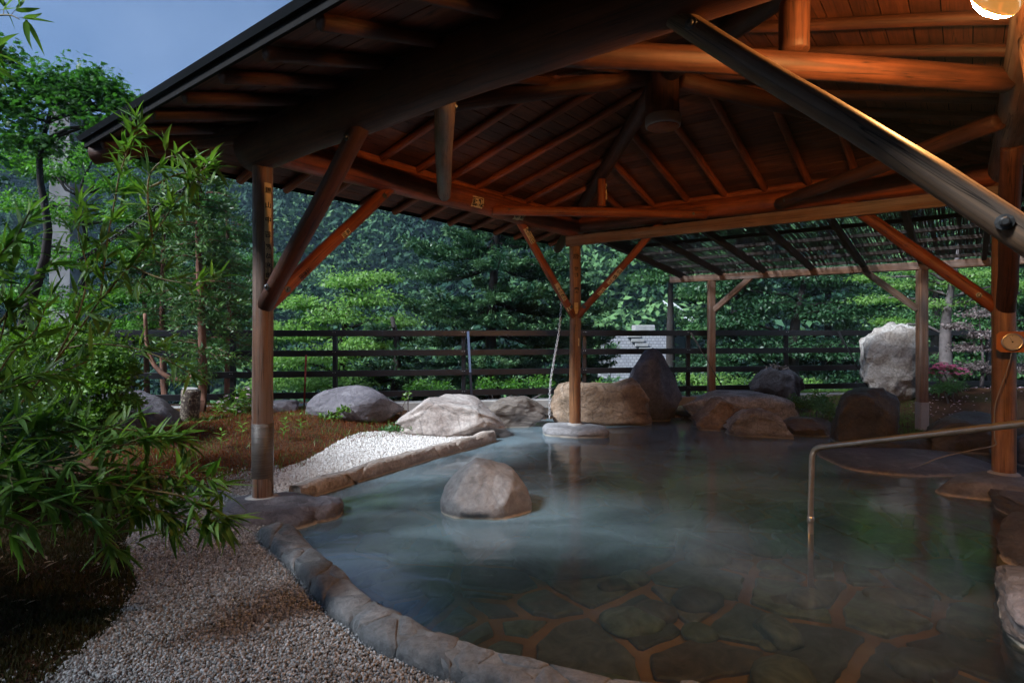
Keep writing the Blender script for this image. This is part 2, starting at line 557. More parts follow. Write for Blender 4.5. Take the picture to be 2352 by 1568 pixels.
M['rk_layer'] = mat_rock('boulder_layered', [(0.10, 0.08, 0.065), (0.22, 0.185, 0.16), (0.36, 0.32, 0.29)], 2.4, 0.7, crack=0.3, bstr=0.9, layered=True)
M['rk_dark'] = mat_rock('boulder_dark', [(0.042, 0.044, 0.058), (0.085, 0.087, 0.108), (0.15, 0.15, 0.175)], 2.6, 0.75, crack=0.3, bstr=0.8)
M['rk_black'] = mat_rock('boulder_black', [(0.025, 0.026, 0.036), (0.055, 0.056, 0.072), (0.10, 0.10, 0.13)], 4.0, 0.7, crack=0.3, bstr=1.0)
M['rk_brown'] = mat_rock('boulder_brown', [(0.022, 0.019, 0.012), (0.06, 0.045, 0.028), (0.125, 0.088, 0.048)], 2.4, 0.55, crack=0.4, bstr=0.8, spec=0.5)
M['rk_white'] = mat_rock('boulder_white', [(0.13, 0.095, 0.07), (0.32, 0.29, 0.265), (0.48, 0.46, 0.44)], 3.0, 0.75, crack=0.5, bstr=1.0)
M['rk_slate'] = mat_rock('slate', [(0.045, 0.032, 0.026), (0.095, 0.08, 0.074), (0.155, 0.14, 0.145)], 2.5, 0.55, crack=0.2, bstr=0.9, layered=True, spec=0.5)
M['rim'] = mat_rock('rim_mortar', [(0.10, 0.105, 0.11), (0.15, 0.155, 0.16), (0.21, 0.21, 0.215)], 2.5, 0.7, crack=0.0, bstr=0.5, lime=0.4)
M['rim_stone'] = mat_rock('rim_stone', [(0.085, 0.092, 0.098), (0.135, 0.14, 0.147), (0.21, 0.20, 0.198)], 3.0, 0.65, crack=0.1, bstr=0.6, lime=0.4)
M['rim_warm'] = mat_rock('rim_warm_stone', [(0.22, 0.17, 0.135), (0.38, 0.325, 0.285), (0.52, 0.475, 0.44)], 3.0, 0.65, crack=0.2, bstr=0.7, lime=0.5)


def mat_ground():
    m, N, L, b = nmat('garden_soil')
    tc = N.new('ShaderNodeTexCoord')
    n1 = tex(N, L, tc.outputs['Object'], 1.4, 6.0, 0.6)
    n2 = tex(N, L, tc.outputs['Object'], 45.0, 5.0, 0.7)
    r1 = ramp(N, [(0.30, (0.030, 0.020, 0.012)), (0.5, (0.085, 0.040, 0.022)), (0.62, (0.055, 0.050, 0.020)), (0.75, (0.050, 0.030, 0.018))])
    L.new(n1.outputs[0], r1.inputs[0])
    r2 = ramp(N, [(0.3, (0.45,) * 3), (0.7, (1.3,) * 3)])
    L.new(n2.outputs[0], r2.inputs[0])
    mx = N.new('ShaderNodeMixRGB'); mx.blend_type = 'MULTIPLY'; mx.inputs[0].default_value = 1.0
    L.new(r1.outputs[0], mx.inputs[1]); L.new(r2.outputs[0], mx.inputs[2])
    ge = N.new('ShaderNodeNewGeometry'); sp = N.new('ShaderNodeSeparateXYZ'); L.new(ge.outputs['Position'], sp.inputs[0])
    mr = N.new('ShaderNodeMapRange'); mr.inputs[1].default_value = 10.5; mr.inputs[2].default_value = 15.0
    L.new(sp.outputs[1], mr.inputs[0])
    ug = N.new('ShaderNodeMixRGB'); ug.inputs[2].default_value = (0.018, 0.040, 0.016, 1)      # undergrowth beyond the fence
    L.new(mr.outputs[0], ug.inputs[0]); L.new(mx.outputs[0], ug.inputs[1])
    L.new(ug.outputs[0], b.inputs['Base Color'])
    b.inputs['Roughness'].default_value = 0.95
    b.inputs['Specular IOR Level'].default_value = 0.1
    bump(N, L, n2.outputs[0], b, 0.8, 0.03)
    return m


M['soil'] = mat_ground()


def mat_flag():
    m, N, L, b = nmat('pool_flagstone')
    tc = N.new('ShaderNodeTexCoord')
    oi = N.new('ShaderNodeObjectInfo')
    r0 = ramp(N, [(0.0, (0.10, 0.12, 0.09)), (0.3, (0.17, 0.14, 0.11)), (0.5, (0.065, 0.05, 0.055)), (0.7, (0.17, 0.19, 0.145)), (0.85, (0.12, 0.075, 0.06)), (1.0, (0.20, 0.15, 0.11))])
    L.new(oi.outputs['Random'], r0.inputs[0])
    n1 = tex(N, L, tc.outputs['Object'], 5.0, 8.0, 0.7, None, 1.2)
    r1 = ramp(N, [(0.32, (0.35,) * 3), (0.68, (1.5,) * 3)])
    L.new(n1.outputs[0], r1.inputs[0])
    mx = N.new('ShaderNodeMixRGB'); mx.blend_type = 'MULTIPLY'; mx.inputs[0].default_value = 1.0
    L.new(r0.outputs[0], mx.inputs[1]); L.new(r1.outputs[0], mx.inputs[2])
    L.new(mx.outputs[0], b.inputs['Base Color'])
    b.inputs['Roughness'].default_value = 0.6
    bump(N, L, n1.outputs[0], b, 0.5, 0.02)
    return m


M['flag'] = mat_flag()
M['mortar'] = mat_plain('rusty_mortar', (0.28, 0.115, 0.04), 0.9, var=0.8, scale=1.6, bstr=0.4)


def mat_water():
    """still warm spring water: clear, slightly milky, with soft slow ripples"""
    m = bpy.data.materials.new('spring_water'); m.use_nodes = True
    N, L = m.node_tree.nodes, m.node_tree.links
    N.clear()
    out = N.new('ShaderNodeOutputMaterial')
    tc = N.new('ShaderNodeTexCoord')
    n1 = tex(N, L, tc.outputs['Object'], 1.0, 3.0, 0.5, (0.9, 1.8, 1), 0.9)
    n2 = tex(N, L, tc.outputs['Object'], 1.0, 4.0, 0.6, (5.0, 11.0, 1), 0.6)
    ad = N.new('ShaderNodeMath'); ad.operation = 'MULTIPLY_ADD'; ad.inputs[1].default_value = 0.06
    L.new(n2.outputs[0], ad.inputs[0]); L.new(n1.outputs[0], ad.inputs[2])
    bp = N.new('ShaderNodeBump'); bp.inputs['Strength'].default_value = 0.22; bp.inputs['Distance'].default_value = 0.035
    L.new(ad.outputs[0], bp.inputs['Height'])
    fr = N.new('ShaderNodeFresnel'); fr.inputs[0].default_value = 1.5
    L.new(bp.outputs[0], fr.inputs['Normal'])
    gl = N.new('ShaderNodeBsdfGlossy'); gl.inputs['Roughness'].default_value = 0.11; gl.inputs['Color'].default_value = (0.95, 0.97, 1, 1)
    L.new(bp.outputs[0], gl.inputs['Normal'])
    tr = N.new('ShaderNodeBsdfTransparent'); tr.inputs[0].default_value = (0.50, 0.62, 0.60, 1)
    df = N.new('ShaderNodeBsdfDiffuse'); df.inputs[0].default_value = (0.25, 0.37, 0.43, 1)
    cl = tex(N, L, tc.outputs['Object'], 1.0, 2.0, 0.45, (0.7, 1.5, 1), 0.8)
    rc = ramp(N, [(0.30, (0.18,) * 3), (0.72, (0.66,) * 3)])
    L.new(cl.outputs[0], rc.inputs[0])
    # milk fades out at the near right; far paleness stands in for sky reflection
    sb = N.new('ShaderNodeVectorMath'); sb.operation = 'DOT_PRODUCT'; sb.inputs[1].default_value = (-0.35, 0.94, 0)
    jt = N.new('ShaderNodeMixRGB'); jt.blend_type = 'ADD'; jt.inputs[0].default_value = 1.6
    L.new(tc.outputs['Object'], jt.inputs[1]); L.new(n1.outputs[1], jt.inputs[2])
    L.new(jt.outputs[0], sb.inputs[0])
    mk = N.new('ShaderNodeMapRange'); mk.inputs[1].default_value = 3.3; mk.inputs[2].default_value = 6.0; mk.inputs[3].default_value = 0.06; mk.inputs[4].default_value = 1.0
    mk.interpolation_type = 'SMOOTHSTEP'
    L.new(sb.outputs['Value'], mk.inputs[0])
    rc2 = N.new('ShaderNodeMixRGB'); rc2.blend_type = 'MULTIPLY'; rc2.inputs[0].default_value = 1.0
    L.new(rc.outputs[0], rc2.inputs[1]); L.new(mk.outputs[0], rc2.inputs[2])
    rc = rc2
    m1 = N.new('ShaderNodeMixShader')
    L.new(rc.outputs[0], m1.inputs[0]); L.new(tr.outputs[0], m1.inputs[1]); L.new(df.outputs[0], m1.inputs[2])
    m2 = N.new('ShaderNodeMixShader')
    L.new(fr.outputs[0], m2.inputs[0]); L.new(m1.outputs[0], m2.inputs[1]); L.new(gl.outputs[0], m2.inputs[2])
    L.new(m2.outputs[0], out.inputs[0])
    return m


M['water'] = mat_water()


# ------------------------------------------------------------------ plan of the bath
def xy(p): return (p[0], p[1])


far_in = [gp(x, y, -0.1) for x, y in [(700, 1146), (800, 1112), (900, 1080), (1000, 1048), (1080, 1026), (1135, 1008)]]
far_out = [gp(x, y, -0.02) for x, y in [(640, 1120), (760, 1086), (870, 1056), (970, 1032), (1060, 1010), (1118, 997)]]
near_c = [gp(x, y, -0.04) for x, y in [(625, 1212), (680, 1262), (735, 1312), (790, 1368), (850, 1418), (915, 1454), (985, 1486), (1070, 1518), (1170, 1545), (1300, 1576), (1440, 1606)]] + [Vector((0.95, 2.30, -0.04)), Vector((1.5, 2.12, -0.04)), Vector((2.2, 2.0, -0.04))]
pool_xy = [xy(gp(690, 1150, -0.1))] + [xy(a_ * .62 + b_ * .38) for a_, b_ in zip(far_in, far_out)]
pool_xy += [xy(gp(x, y, -0.12)) for x, y in [(1150, 980), (1200, 966), (1280, 960), (1500, 952), (1600, 962), (1700, 972), (1810, 978), (1910, 980), (1990, 990), (2075, 1006), (2290, 1012), (2400, 1050)]]
pool_xy += [(5.6, 5.6), xy(gp(2330, 1140, 0)), xy(gp(2370, 1310, 0)), xy(gp(2420, 1420, 0)), (2.35, 2.05)]
pool_xy += [xy(p) for p in reversed(near_c)]
POOL = np.array(pool_xy)


def in_poly(P, poly):
    x, y = P[:, 0], P[:, 1]
    inside = np.zeros(len(P), dtype=bool)
    n = len(poly)
    for i in range(n):
        x0, y0 = poly[i]; x1, y1 = poly[(i + 1) % n]
        c = ((y0 > y) != (y1 > y)) & (x < (x1 - x0) * (y - y0) / (y1 - y0 + 1e-12) + x0)
        inside ^= c
    return inside


def dist_poly(P, poly, closed=True):
    best = np.full(len(P), 1e9)
    n = len(poly)
    for i in range(n if closed else n - 1):
        a = np.array(poly[i]); b = np.array(poly[(i + 1) % n])
        ab = b - a
        t = np.clip(((P - a) @ ab) / (ab @ ab + 1e-12), 0, 1)
        q = a + t[:, None] * ab
        best = np.minimum(best, np.hypot(*(P - q).T))
    return best


def sstep(a, b, x):
    t = np.clip((x - a) / (b - a), 0, 1)
    return t * t * (3 - 2 * t)


def vnoise(X, Y, s, seed=0):
    """smooth value noise on a lattice"""
    rg = np.random.RandomState(seed)
    T = rg.rand(64, 64)
    x, y = X * s, Y * s
    xi, yi = np.floor(x).astype(int), np.floor(y).astype(int)
    fx, fy = x - xi, y - yi
    fx, fy = fx * fx * (3 - 2 * fx), fy * fy * (3 - 2 * fy)
    g = lambda i, j: T[i % 64, j % 64]
    return (g(xi, yi) * (1 - fx) + g(xi + 1, yi) * fx) * (1 - fy) + (g(xi, yi + 1) * (1 - fx) + g(xi + 1, yi + 1) * fx) * fy


def fence_y(x): return 9.45 + (x + 6.2) * 0.1705


def ground_z(X, Y):
    X = np.asarray(X, dtype=float); Y = np.asarray(Y, dtype=float)
    P = np.stack([X.ravel(), Y.ravel()], 1)
    near = (np.abs(P[:, 0]) < 30) & (P[:, 1] < 30) & (P[:, 1] > -12)
    d = np.full(len(P), 50.0); ins = np.zeros(len(P), dtype=bool)
    if near.any():
        d[near] = dist_poly(P[near], POOL)
        ins[near] = in_poly(P[near], POOL)
    d = d.reshape(X.shape); ins = ins.reshape(X.shape)
    back = sstep(5.2, 8.5, Y)
    left = sstep(-2.2, -3.6, X) * sstep(2.0, 4.0, Y)
    z = -0.09 + sstep(0.7, 2.6, d) * 0.27 * np.maximum(back, 0.55 * left)
    z += (vnoise(X, Y, 1.3, 1) - 0.5) * 0.05 * sstep(0.9, 2.0, d) * np.maximum(back, left)
    # a low mound of soil behind the right-hand stones
    z += 0.28 * np.exp(-(((X - 8.6) / 1.8) ** 2 + ((Y - 10.0) / 1.3) ** 2))
    # beyond the fence the river bank falls away
    off = Y - fence_y(np.clip(X, -14, 16)) - 0.35
    z -= sstep(0, 9, off) * 4.2 + sstep(4, 40, off) * 5.0
    # side of the far valley
    ratio = X / np.maximum(Y, 1)
    rgt = sstep(-0.3, 0.15, ratio)
    ridge = 108 + 60 * sstep(-0.62, -0.25, ratio) + 110 * rgt + 14 * (vnoise(X, Y, 0.012, 5) - 0.5)
    hill = np.clip((Y - 66 + 14 * rgt) * (0.62 + .38 * rgt), 0, None) * (0.85 + 0.3 * vnoise(X, Y, 0.02, 7))
    hill = ridge * (1 - np.exp(-hill / ridge * 1.15))
    z += hill
    z = np.where(ins & (d > 0.04), -1.0, z)
    return z


# the ground: one sheet out to the mountain side
gx = np.concatenate([-np.geomspace(340, 9, 46)[:-1], np.linspace(-9, 10, 230), np.geomspace(10, 340, 46)[1:]])
gy = np.concatenate([np.linspace(-14, 0.5, 30)[:-1], np.linspace(0.5, 14, 170), np.geomspace(14.2, 420, 90)])
GX, GY = np.meshgrid(gx, gy)
GZ = ground_z(GX, GY)
V = np.stack([GX.ravel(), GY.ravel(), GZ.ravel()], 1)
nx, ny = len(gx), len(gy)
ii = np.arange((nx - 1) * (ny - 1)); a = ii // (nx - 1) * nx + ii % (nx - 1)
o = link('ground', mesh(V, np.stack([a, a + 1, a + nx + 1, a + nx], 1)), M['soil'])
tag(o, 'reddish brown garden soil that slopes away beyond the fence', kind='structure')


def ear_poly(poly, z):
    bm = bmesh.new()
    vv = [bm.verts.new((x, y, z)) for x, y in poly]
    f = bm.faces.new(vv)
    f.normal_update()
    if f.normal.z < 0: f.normal_flip()
    bmesh.ops.triangulate(bm, faces=[f])
    me = bpy.data.meshes.new('m'); bm.to_mesh(me); bm.free()
    return me


FLOOR_Z = -0.62
pc = POOL.mean(axis=0)
grow = [tuple(p + (p - pc) / np.linalg.norm(p - pc) * 0.12) for p in POOL]
floor = link('pool_floor', ear_poly(grow, FLOOR_Z), M['mortar'])
tag(floor, 'rust coloured mortar bed of the bath under the water', kind='structure')
# side walls of the basin
wv, wf, wu = [], [], []
for i, p in enumerate(POOL):
    wv += [(p[0], p[1], FLOOR_Z - 0.05), (p[0], p[1], -0.06)]
    wu += [(i, 0), (i, 0.6)]
nP = len(POOL)
for i in range(nP):
    j = (i + 1) % nP
    wf.append((2 * i, 2 * j, 2 * j + 1, 2 * i + 1))
o = link('pool_wall', mesh(np.array(wv), wf, False, np.array(wu)), M['rk_brown'])
tag(o, 'dark stone side wall of the bath below the water', kind='structure')
water = link('water', ear_poly(grow, WATER_Z), M['water'])
tag(water, 'still spring water of the bath with soft ripples', kind='structure')


def clip_half(poly, p, n):
    """keep the side of a convex polygon where (q-p).n <= 0"""
    out = []
    for i in range(len(poly)):
        a, b = poly[i], poly[(i + 1) % len(poly)]
        da, db = (a - p) @ n, (b - p) @ n
        if da <= 0: out.append(a)
        if (da < 0 < db) or (db < 0 < da):
            out.append(a + (b - a) * (da / (da - db)))
    return out


def voronoi(seeds, box, gap, rng=None):
    """cells of the seeds inside the box, drawn in by half the joint"""
    seeds = np.asarray(seeds)
    cells = []
    x0, y0, x1, y1 = box
    for i, s in enumerate(seeds):
        poly = [np.array(q) for q in ((x0, y0), (x1, y0), (x1, y1), (x0, y1))]
        dd = np.hypot(*(seeds - s).T)
        for j in np.argsort(dd)[1:16]:
            n = seeds[j] - s
            ln = np.linalg.norm(n)
            n = n / ln
            poly = clip_half(poly, s + n * (ln / 2 - gap / 2), n)
            if len(poly) < 3: break
        if len(poly) >= 3: cells.append(poly)
    return cells


def soften(poly, rng, k=2, jit=0.02):
    """cut the corners of a polygon and make its outline uneven"""
    P = [np.array(p) for p in poly]
    for _ in range(k):
        Q = []
        for i in range(len(P)):
            a, b = P[i], P[(i + 1) % len(P)]
            Q += [a * 0.78 + b * 0.22, a * 0.22 + b * 0.78]
        P = Q
    return [p + rng.uniform(-jit, jit, 2) for p in P]


def rough_edge(poly, rng):
    """broken stone outline: corners nibbled, edges chipped"""
    out = []
    cc = np.mean(poly, axis=0)
    for i in range(len(poly)):
        a, b = np.array(poly[i]), np.array(poly[(i + 1) % len(poly)])
        L_ = np.linalg.norm(b - a)
        if L_ < .03: continue
        nrm = np.array([b[1] - a[1], a[0] - b[0]]) / L_
        ks = max(3, int(L_ / .07))
        for k in range(ks):
            t = .07 + .86 * k / (ks - 1)
            out.append(a + (b - a) * t - nrm * rng.uniform(0, .022))
    return out if len(out) > 4 else [np.array(q) for q in poly]


# flagstones of the pool floor
rng = np.random.RandomState(11)
bx0, by0 = POOL.min(axis=0); bx1, by1 = POOL.max(axis=0)
sd = []
for i in range(int((bx1 - bx0) / 0.62) + 2):
    for j in range(int((by1 - by0) / 0.62) + 2):
        sd.append((bx0 + (i + 0.5 + rng.uniform(-.8, .8) + 0.3 * (j % 2)) * 0.62, by0 + (j + 0.5 + rng.uniform(-.8, .8)) * 0.62))
        if rng.rand() < .4: sd.append((sd[-1][0] + rng.uniform(-.3, .3), sd[-1][1] + rng.uniform(-.3, .3)))
sd = np.array(sd)
cells = voronoi(sd, (bx0 - 1, by0 - 1, bx1 + 1, by1 + 1), 0.07)
for c in cells:
    cc = np.mean(c, axis=0)
    if not in_poly(cc[None], POOL)[0]: continue
    p = rough_edge(c, rng)
    n = len(p)
    top = FLOOR_Z + rng.uniform(0.018, 0.04)
    V = [(q[0] - cc[0], q[1] - cc[1], -0.02) for q in p] + [(q[0] - cc[0], q[1] - cc[1], top - FLOOR_Z - 0.012) for q in p] + [((q[0] - cc[0]) * 0.95, (q[1] - cc[1]) * 0.95, top - FLOOR_Z) for q in p]
    F = [(i, (i + 1) % n, n + (i + 1) % n, n + i) for i in range(n)] + [(n + i, n + (i + 1) % n, 2 * n + (i + 1) % n, 2 * n + i) for i in range(n)] + [tuple(range(2 * n, 3 * n))]
    o = link('flagstone', mesh(V, F, False), M['flag'], floor)
    o.location = (cc[0], cc[1], FLOOR_Z)


# ------------------------------------------------------------------ pool rims: mortar body with stones set into it
def catmull(pts, n):
    P = [Vector(p) for p in pts]
    P = [P[0] * 2 - P[1]] + P + [P[-1] * 2 - P[-2]]
    out = []
    segs = len(P) - 3
    for k in range(n):
        f = k / (n - 1) * segs
        i = min(int(f), segs - 1); t = f - i
        a, b, c, d = P[i:i + 4]
        out.append(0.5 * ((2 * b) + (c - a) * t + (2 * a - 5 * b + 4 * c - d) * t * t + (3 * b - 3 * c + d - a) * t ** 3))
    return out


def rim(name, label, path, width, top, mat, smat, seed, bump_amp=0.02, cell=0.3, gap=0.016):
    rg = np.random.RandomState(seed)
    cum = [0.0]
    fine = catmull(path, 160)
    for i in range(1, 160): cum.append(cum[-1] + (fine[i] - fine[i - 1]).length)
    L = cum[-1]
    cum = np.array(cum)

    def surf(s, t, off=0.0):
        """s along the rim in metres, t from -1 (outer foot) to 1 (inner foot)"""
        s = min(max(s, 0), L)
        i = min(int(np.searchsorted(cum, s)), 159); i = max(i, 1)
        f = (s - cum[i - 1]) / max(cum[i] - cum[i - 1], 1e-9)
        c = fine[i - 1].lerp(fine[i], f)
        d = (fine[min(i + 1, 159)] - fine[max(i - 2, 0)]); d.z = 0; d.normalize()
        sd_ = Vector((-d.y, d.x, 0))
        w = width / 2 * (1 + 0.22 * mnoise.noise((s * 1.7, seed, 0)) + 0.10 * mnoise.noise((s * 5, seed, 3)))
        e = abs(t)
        x = math.copysign((math.sin(min(e, 1) * math.pi / 2)) ** 0.8, t) * w
        zt = top + bump_amp * mnoise.noise((s * 2.3, seed, 5)) + bump_amp * 0.8 * mnoise.noise((s * 6, t * 2, seed))
        zb = -0.35
        prof = (1 - e ** 4.5)
        z = zb + (zt - zb) * prof
        nrm = Vector((sd_.x * t * 1.2, sd_.y * t * 1.2, 1 - 0.75 * e)).normalized()
        q = Vector((c.x, c.y, 0)) + sd_ * x
        return Vector((q.x, q.y, z)) + nrm * off

    nS, nT = max(40, int(L / 0.05)), 22
    V = [surf(L * i / nS, -1 + 2 * j / nT) for i in range(nS + 1) for j in range(nT + 1)]
    F = []
    for i in range(nS):
        for j in range(nT):
            a = i * (nT + 1) + j
            F.append((a, a + 1, a + nT + 2, a + nT + 1))
    F.append(tuple(range(nT + 1))); F.append(tuple(nS * (nT + 1) + j for j in range(nT, -1, -1)))
    root = link(name, mesh(V, F), mat)
    tag(root, label, 'pool rim')
    # stones: cells drawn on the unrolled surface
    seeds, arc = [], width * 1.25
    na = max(2, int(round(arc / cell)))
    for i in range(int(L / cell)):
        for j in range(na):
            seeds.append(((i + 0.5 + rg.uniform(-.38, .38) + 0.4 * (j % 2)) * cell, -arc / 2 + (j + 0.5 + rg.uniform(-.3, .3)) * arc / na))
    for c in voronoi(np.array(seeds), (0.03, -arc / 2, L - 0.03, arc / 2), gap):
        if rg.rand() < 0.12: continue
        P = soften(c, rg, 1, 0.006)
        cc = np.mean(P, axis=0)
        hgt = rg.uniform(0.005, 0.013)
        tt = lambda q: max(-0.86, min(0.86, q[1] / (arc / 2) * 0.84))
        rings = []
        for (k, h) in ((1.0, -0.02), (1.0, hgt * 0.5), (0.93, hgt), (0.5, hgt * 1.15)):
            rings.append([surf(*( (lambda z_: (z_[0], tt(z_)))(cc + (q - cc) * k)), h) for q in P])
        n = len(P)
        V = [v for r_ in rings for v in r_] + [surf(cc[0], tt(cc), hgt * 1.2)]
        F = [(k * n + i, k * n + (i + 1) % n, (k + 1) * n + (i + 1) % n, (k + 1) * n + i) for k in range(3) for i in range(n)]
        F += [(3 * n + i, 3 * n + (i + 1) % n, 4 * n) for i in range(n)]
        link('rim_stone', mesh(V, F, True), smat, root)
    return root


rim('pool_rim', 'low curved rim of grey crazy paving between the gravel and the near water', near_c, 0.23, -0.005, M['rim'], M['rim_stone'], 3, 0.014, 0.30, 0.013)
rim('pool_rim', 'narrow straight warm stone kerb between white gravel and the water', [f * .38 + n_ * .62 for f, n_ in zip(far_out, far_in)], 0.18, 0.015, M['rim_warm'], M['rim_warm'], 8, 0.025, 0.75, 0.008)


# ------------------------------------------------------------------ boulders
_ico = {}


def ico(sub):
    if sub not in _ico:
        bm = bmesh.new()
        bmesh.ops.create_icosphere(bm, subdivisions=sub, radius=1.0)
        V = np.array([v.co[:] for v in bm.verts]); F = np.array([[v.index for v in f.verts] for f in bm.faces])
        bm.free()
        _ico[sub] = (V, F)
    return _ico[sub]


def rock(name, label, x, y, w, dpt, zb, zt, mat, seed, n=2.8, cuts=7, cut_d=(0.62, 0.85), amp=(0.16, 0.06, 0.02), rot=0.0, prof=None, sub=5, cat='boulder', group='boulders round the bath', sink=0.25, parent=None, ridged=0.0, strata=0.0):
    """a boulder: superellipsoid, planed by random cuts, roughened at three scales; prof lists (across, height) points of its skyline"""
    V, F = ico(sub)
    V = V.copy()
    rg = np.random.RandomState(seed)
    V /= (np.abs(V) ** n).sum(axis=1)[:, None] ** (1.0 / n)
    for _ in range(cuts + (2 if 4 < cuts < 9 else 0)):
        nn = rg.normal(size=3); nn[2] *= 0.7; nn /= np.linalg.norm(nn)
        d = rg.uniform(*cut_d)
        ex = np.clip(V @ nn - d, 0, None)
        V -= ex[:, None] * nn * 0.96
    off = rg.uniform(-50, 50, 3)
    h = np.empty(len(V))
    for i, v in enumerate(V):
        p = Vector((v[0] + off[0], v[1] + off[1], v[2] + off[2]))
        q = amp[0] * mnoise.noise(p * 1.3) + amp[1] * mnoise.fractal(p * 3.1, 1.0, 2.0, 3)
        if ridged: q += ridged * (0.5 - abs(mnoise.noise(p * 2.7)) * 2) * 0.5
        q += amp[2] * mnoise.fractal(p * 9.0, 0.8, 2.0, 3)
        h[i] = q
    V *= (1 + h)[:, None]
    if strata:
        ang = np.arctan2(V[:, 1], V[:, 0])
        st = np.array([mnoise.noise((z_ * 9 + off[0], a_ * 1.1, off[1])) + .6 * mnoise.noise((z_ * 26, a_ * 2.3, off[2])) for z_, a_ in zip(V[:, 2], ang)])
        V[:, :2] *= (1 + strata * st)[:, None]
    lo, hi = V.min(axis=0), V.max(axis=0)
    V = (V - (lo + hi) / 2) / ((hi - lo) / 2)
    if prof:
        xs, zs = zip(*prof)
        k = np.interp(V[:, 0], xs, zs)
        V[:, 2] = np.where(V[:, 2] > -0.3, -0.3 + (V[:, 2] + 0.3) * k, V[:, 2])
        V[:, 2] = (V[:, 2] - V[:, 2].min()) / (V[:, 2].max() - V[:, 2].min()) * 2 - 1
    H = (zt - zb) * (1 + sink)
    V = V * np.array([w / 2, dpt / 2, H / 2])
    c, s = math.cos(R(rot)), math.sin(R(rot))
    V = V @ np.array([[c, s, 0], [-s, c, 0], [0, 0, 1]])
    V[:, 2] += zt - H / 2 - zb
    o = link(name, mesh(V, F), mat, parent)
    o.location = (x, y, zb)
    if cat: tag(o, label, cat, group)
    return o


def rock_px(name, label, x0, x1, d, zb, ytop, mat, seed, dpt=None, **k):
    """boulder between image columns x0 and x1 at distance d, top at image row ytop"""
    xc = ((x0 + x1) / 2 - HX) / FPX * d
    w = (x1 - x0) / FPX * d
    zt = EYE - (ytop - HY) / FPX * d
    return rock(name, label, xc, d, w, dpt or w * 0.8, zb, zt, mat, seed, **k)


rock_px('boulder', 'rounded grey boulder standing alone in the middle of the water', 1010, 1222, 5.18, -0.16, 1055, M['rk_grey'], 22, n=2.25, cuts=3, cut_d=(0.86, 0.95), amp=(0.09, 0.035, 0.012), dpt=0.74, prof=[(-1, .75), (-.55, .9), (-.25, 1), (.05, .97), (.2, .9), (.6, .84), (1, .6)], sink=0.5)
rock_px('boulder', 'large pale pinkish boulder at the end of the straight kerb', 915, 1165, 8.85, -0.14, 908, M['rk_pale'], 5, n=3.0, cuts=9, cut_d=(0.66, 0.85), dpt=1.0, prof=[(-1, .42), (-.75, .62), (-.45, .95), (0, 1), (.45, .92), (.75, .62), (1, .15)])
rock_px('boulder', 'smooth dark purple oval boulder on the brown moss by the fence', 704, 930, 9.1, 0.06, 884, M['rk_purple'], 9, n=2.6, cuts=6, cut_d=(.74, .9), dpt=1.0, amp=(.10, .04, .012), prof=[(-1, .7), (-.7, .95), (0, 1), (.6, .92), (1, .7)])
rock_px('boulder', 'small purple grey rock half hidden by the left pavilion post', 600, 690, 9.2, 0.08, 917, M['rk_purple'], 14, dpt=.5, sub=4)
rock_px('boulder', 'blue grey sloping boulder beside the leaning cut log', 212, 404, 8.05, -0.02, 896, M['rk_purple'], 17, n=2.5, cuts=6, cut_d=(.7, .9), amp=(.10, .05, .015), dpt=1.0, prof=[(-1, .85), (-.6, 1), (-.2, .96), (.3, .8), (.7, .55), (1, .2)])
rock_px('boulder', 'small cream rock showing behind the blue grey boulder', 318, 374, 9.0, 0.1, 911, M['rk_white'], 18, dpt=.35, sub=4)
rock_px('boulder', 'low layered grey rock left of the middle post', 1108, 1272, 9.75, -0.14, 908, M['rk_layer'], 23, n=3.2, cuts=8, dpt=.7, amp=(.14, .08, .03), prof=[(-1, .7), (-.5, .95), (.1, 1), (.5, .8), (.8, .5), (1, .25)])
rock_px('boulder', 'broad orange brown block with a peaked right end behind the middle post', 1260, 1494, 10.0, -0.14, 866, M['rk_orange'], 31, n=4.2, cuts=6, cut_d=(.8, .96), dpt=.8, amp=(.08, .05, .02), prof=[(-1, .88), (-.7, .93), (0, .92), (.3, .90), (.5, .99), (.62, 1.08), (.74, .98), (1, .55)])
rock_px('boulder', 'tall dark pointed boulder against the fence', 1424, 1566, 10.45, -0.14, 799, M['rk_dark'], 37, n=2.4, cuts=6, cut_d=(.75, .92), dpt=.8, amp=(.08, .05, .02), prof=[(-1, .45), (-.6, .72), (-.2, .97), (.1, 1), (.35, .93), (.65, .66), (1, .4)], sink=.12)
rock_px('boulder', 'flat topped white slab carrying the pergola post', 1562, 1812, 10.1, -0.05, 898, M['rk_white'], 41, n=4.5, cuts=4, cut_d=(.85, .97), dpt=1.3, amp=(.07, .03, .012), prof=[(-1, .85), (-.5, 1), (.5, .96), (1, .7)])
rock_px('boulder', 'rounded orange rock in front of the white slab', 1588, 1712, 9.45, -0.14, 912, M['rk_orange'], 43, n=2.8, cuts=7, dpt=.7, prof=[(-1, .5), (-.4, .95), (.2, 1), (1, .7)])
rock_px('boulder', 'jagged white and brown rock at the far water edge', 1668, 1814, 8.8, -0.14, 936, M['rk_white'], 47, n=3.0, cuts=10, cut_d=(.55, .8), amp=(.2, .10, .03), dpt=.7, prof=[(-1, .75), (-.4, 1), (.2, .95), (.6, .65), (1, .35)])
rock_px('boulder', 'low brown rock between the jagged rock and the dark upright stone', 1794, 1918, 8.85, -0.14, 958, M['rk_brown'], 53, n=3.4, cuts=8, dpt=.5, prof=[(-1, .6), (-.5, 1), (.4, .95), (1, .8)])
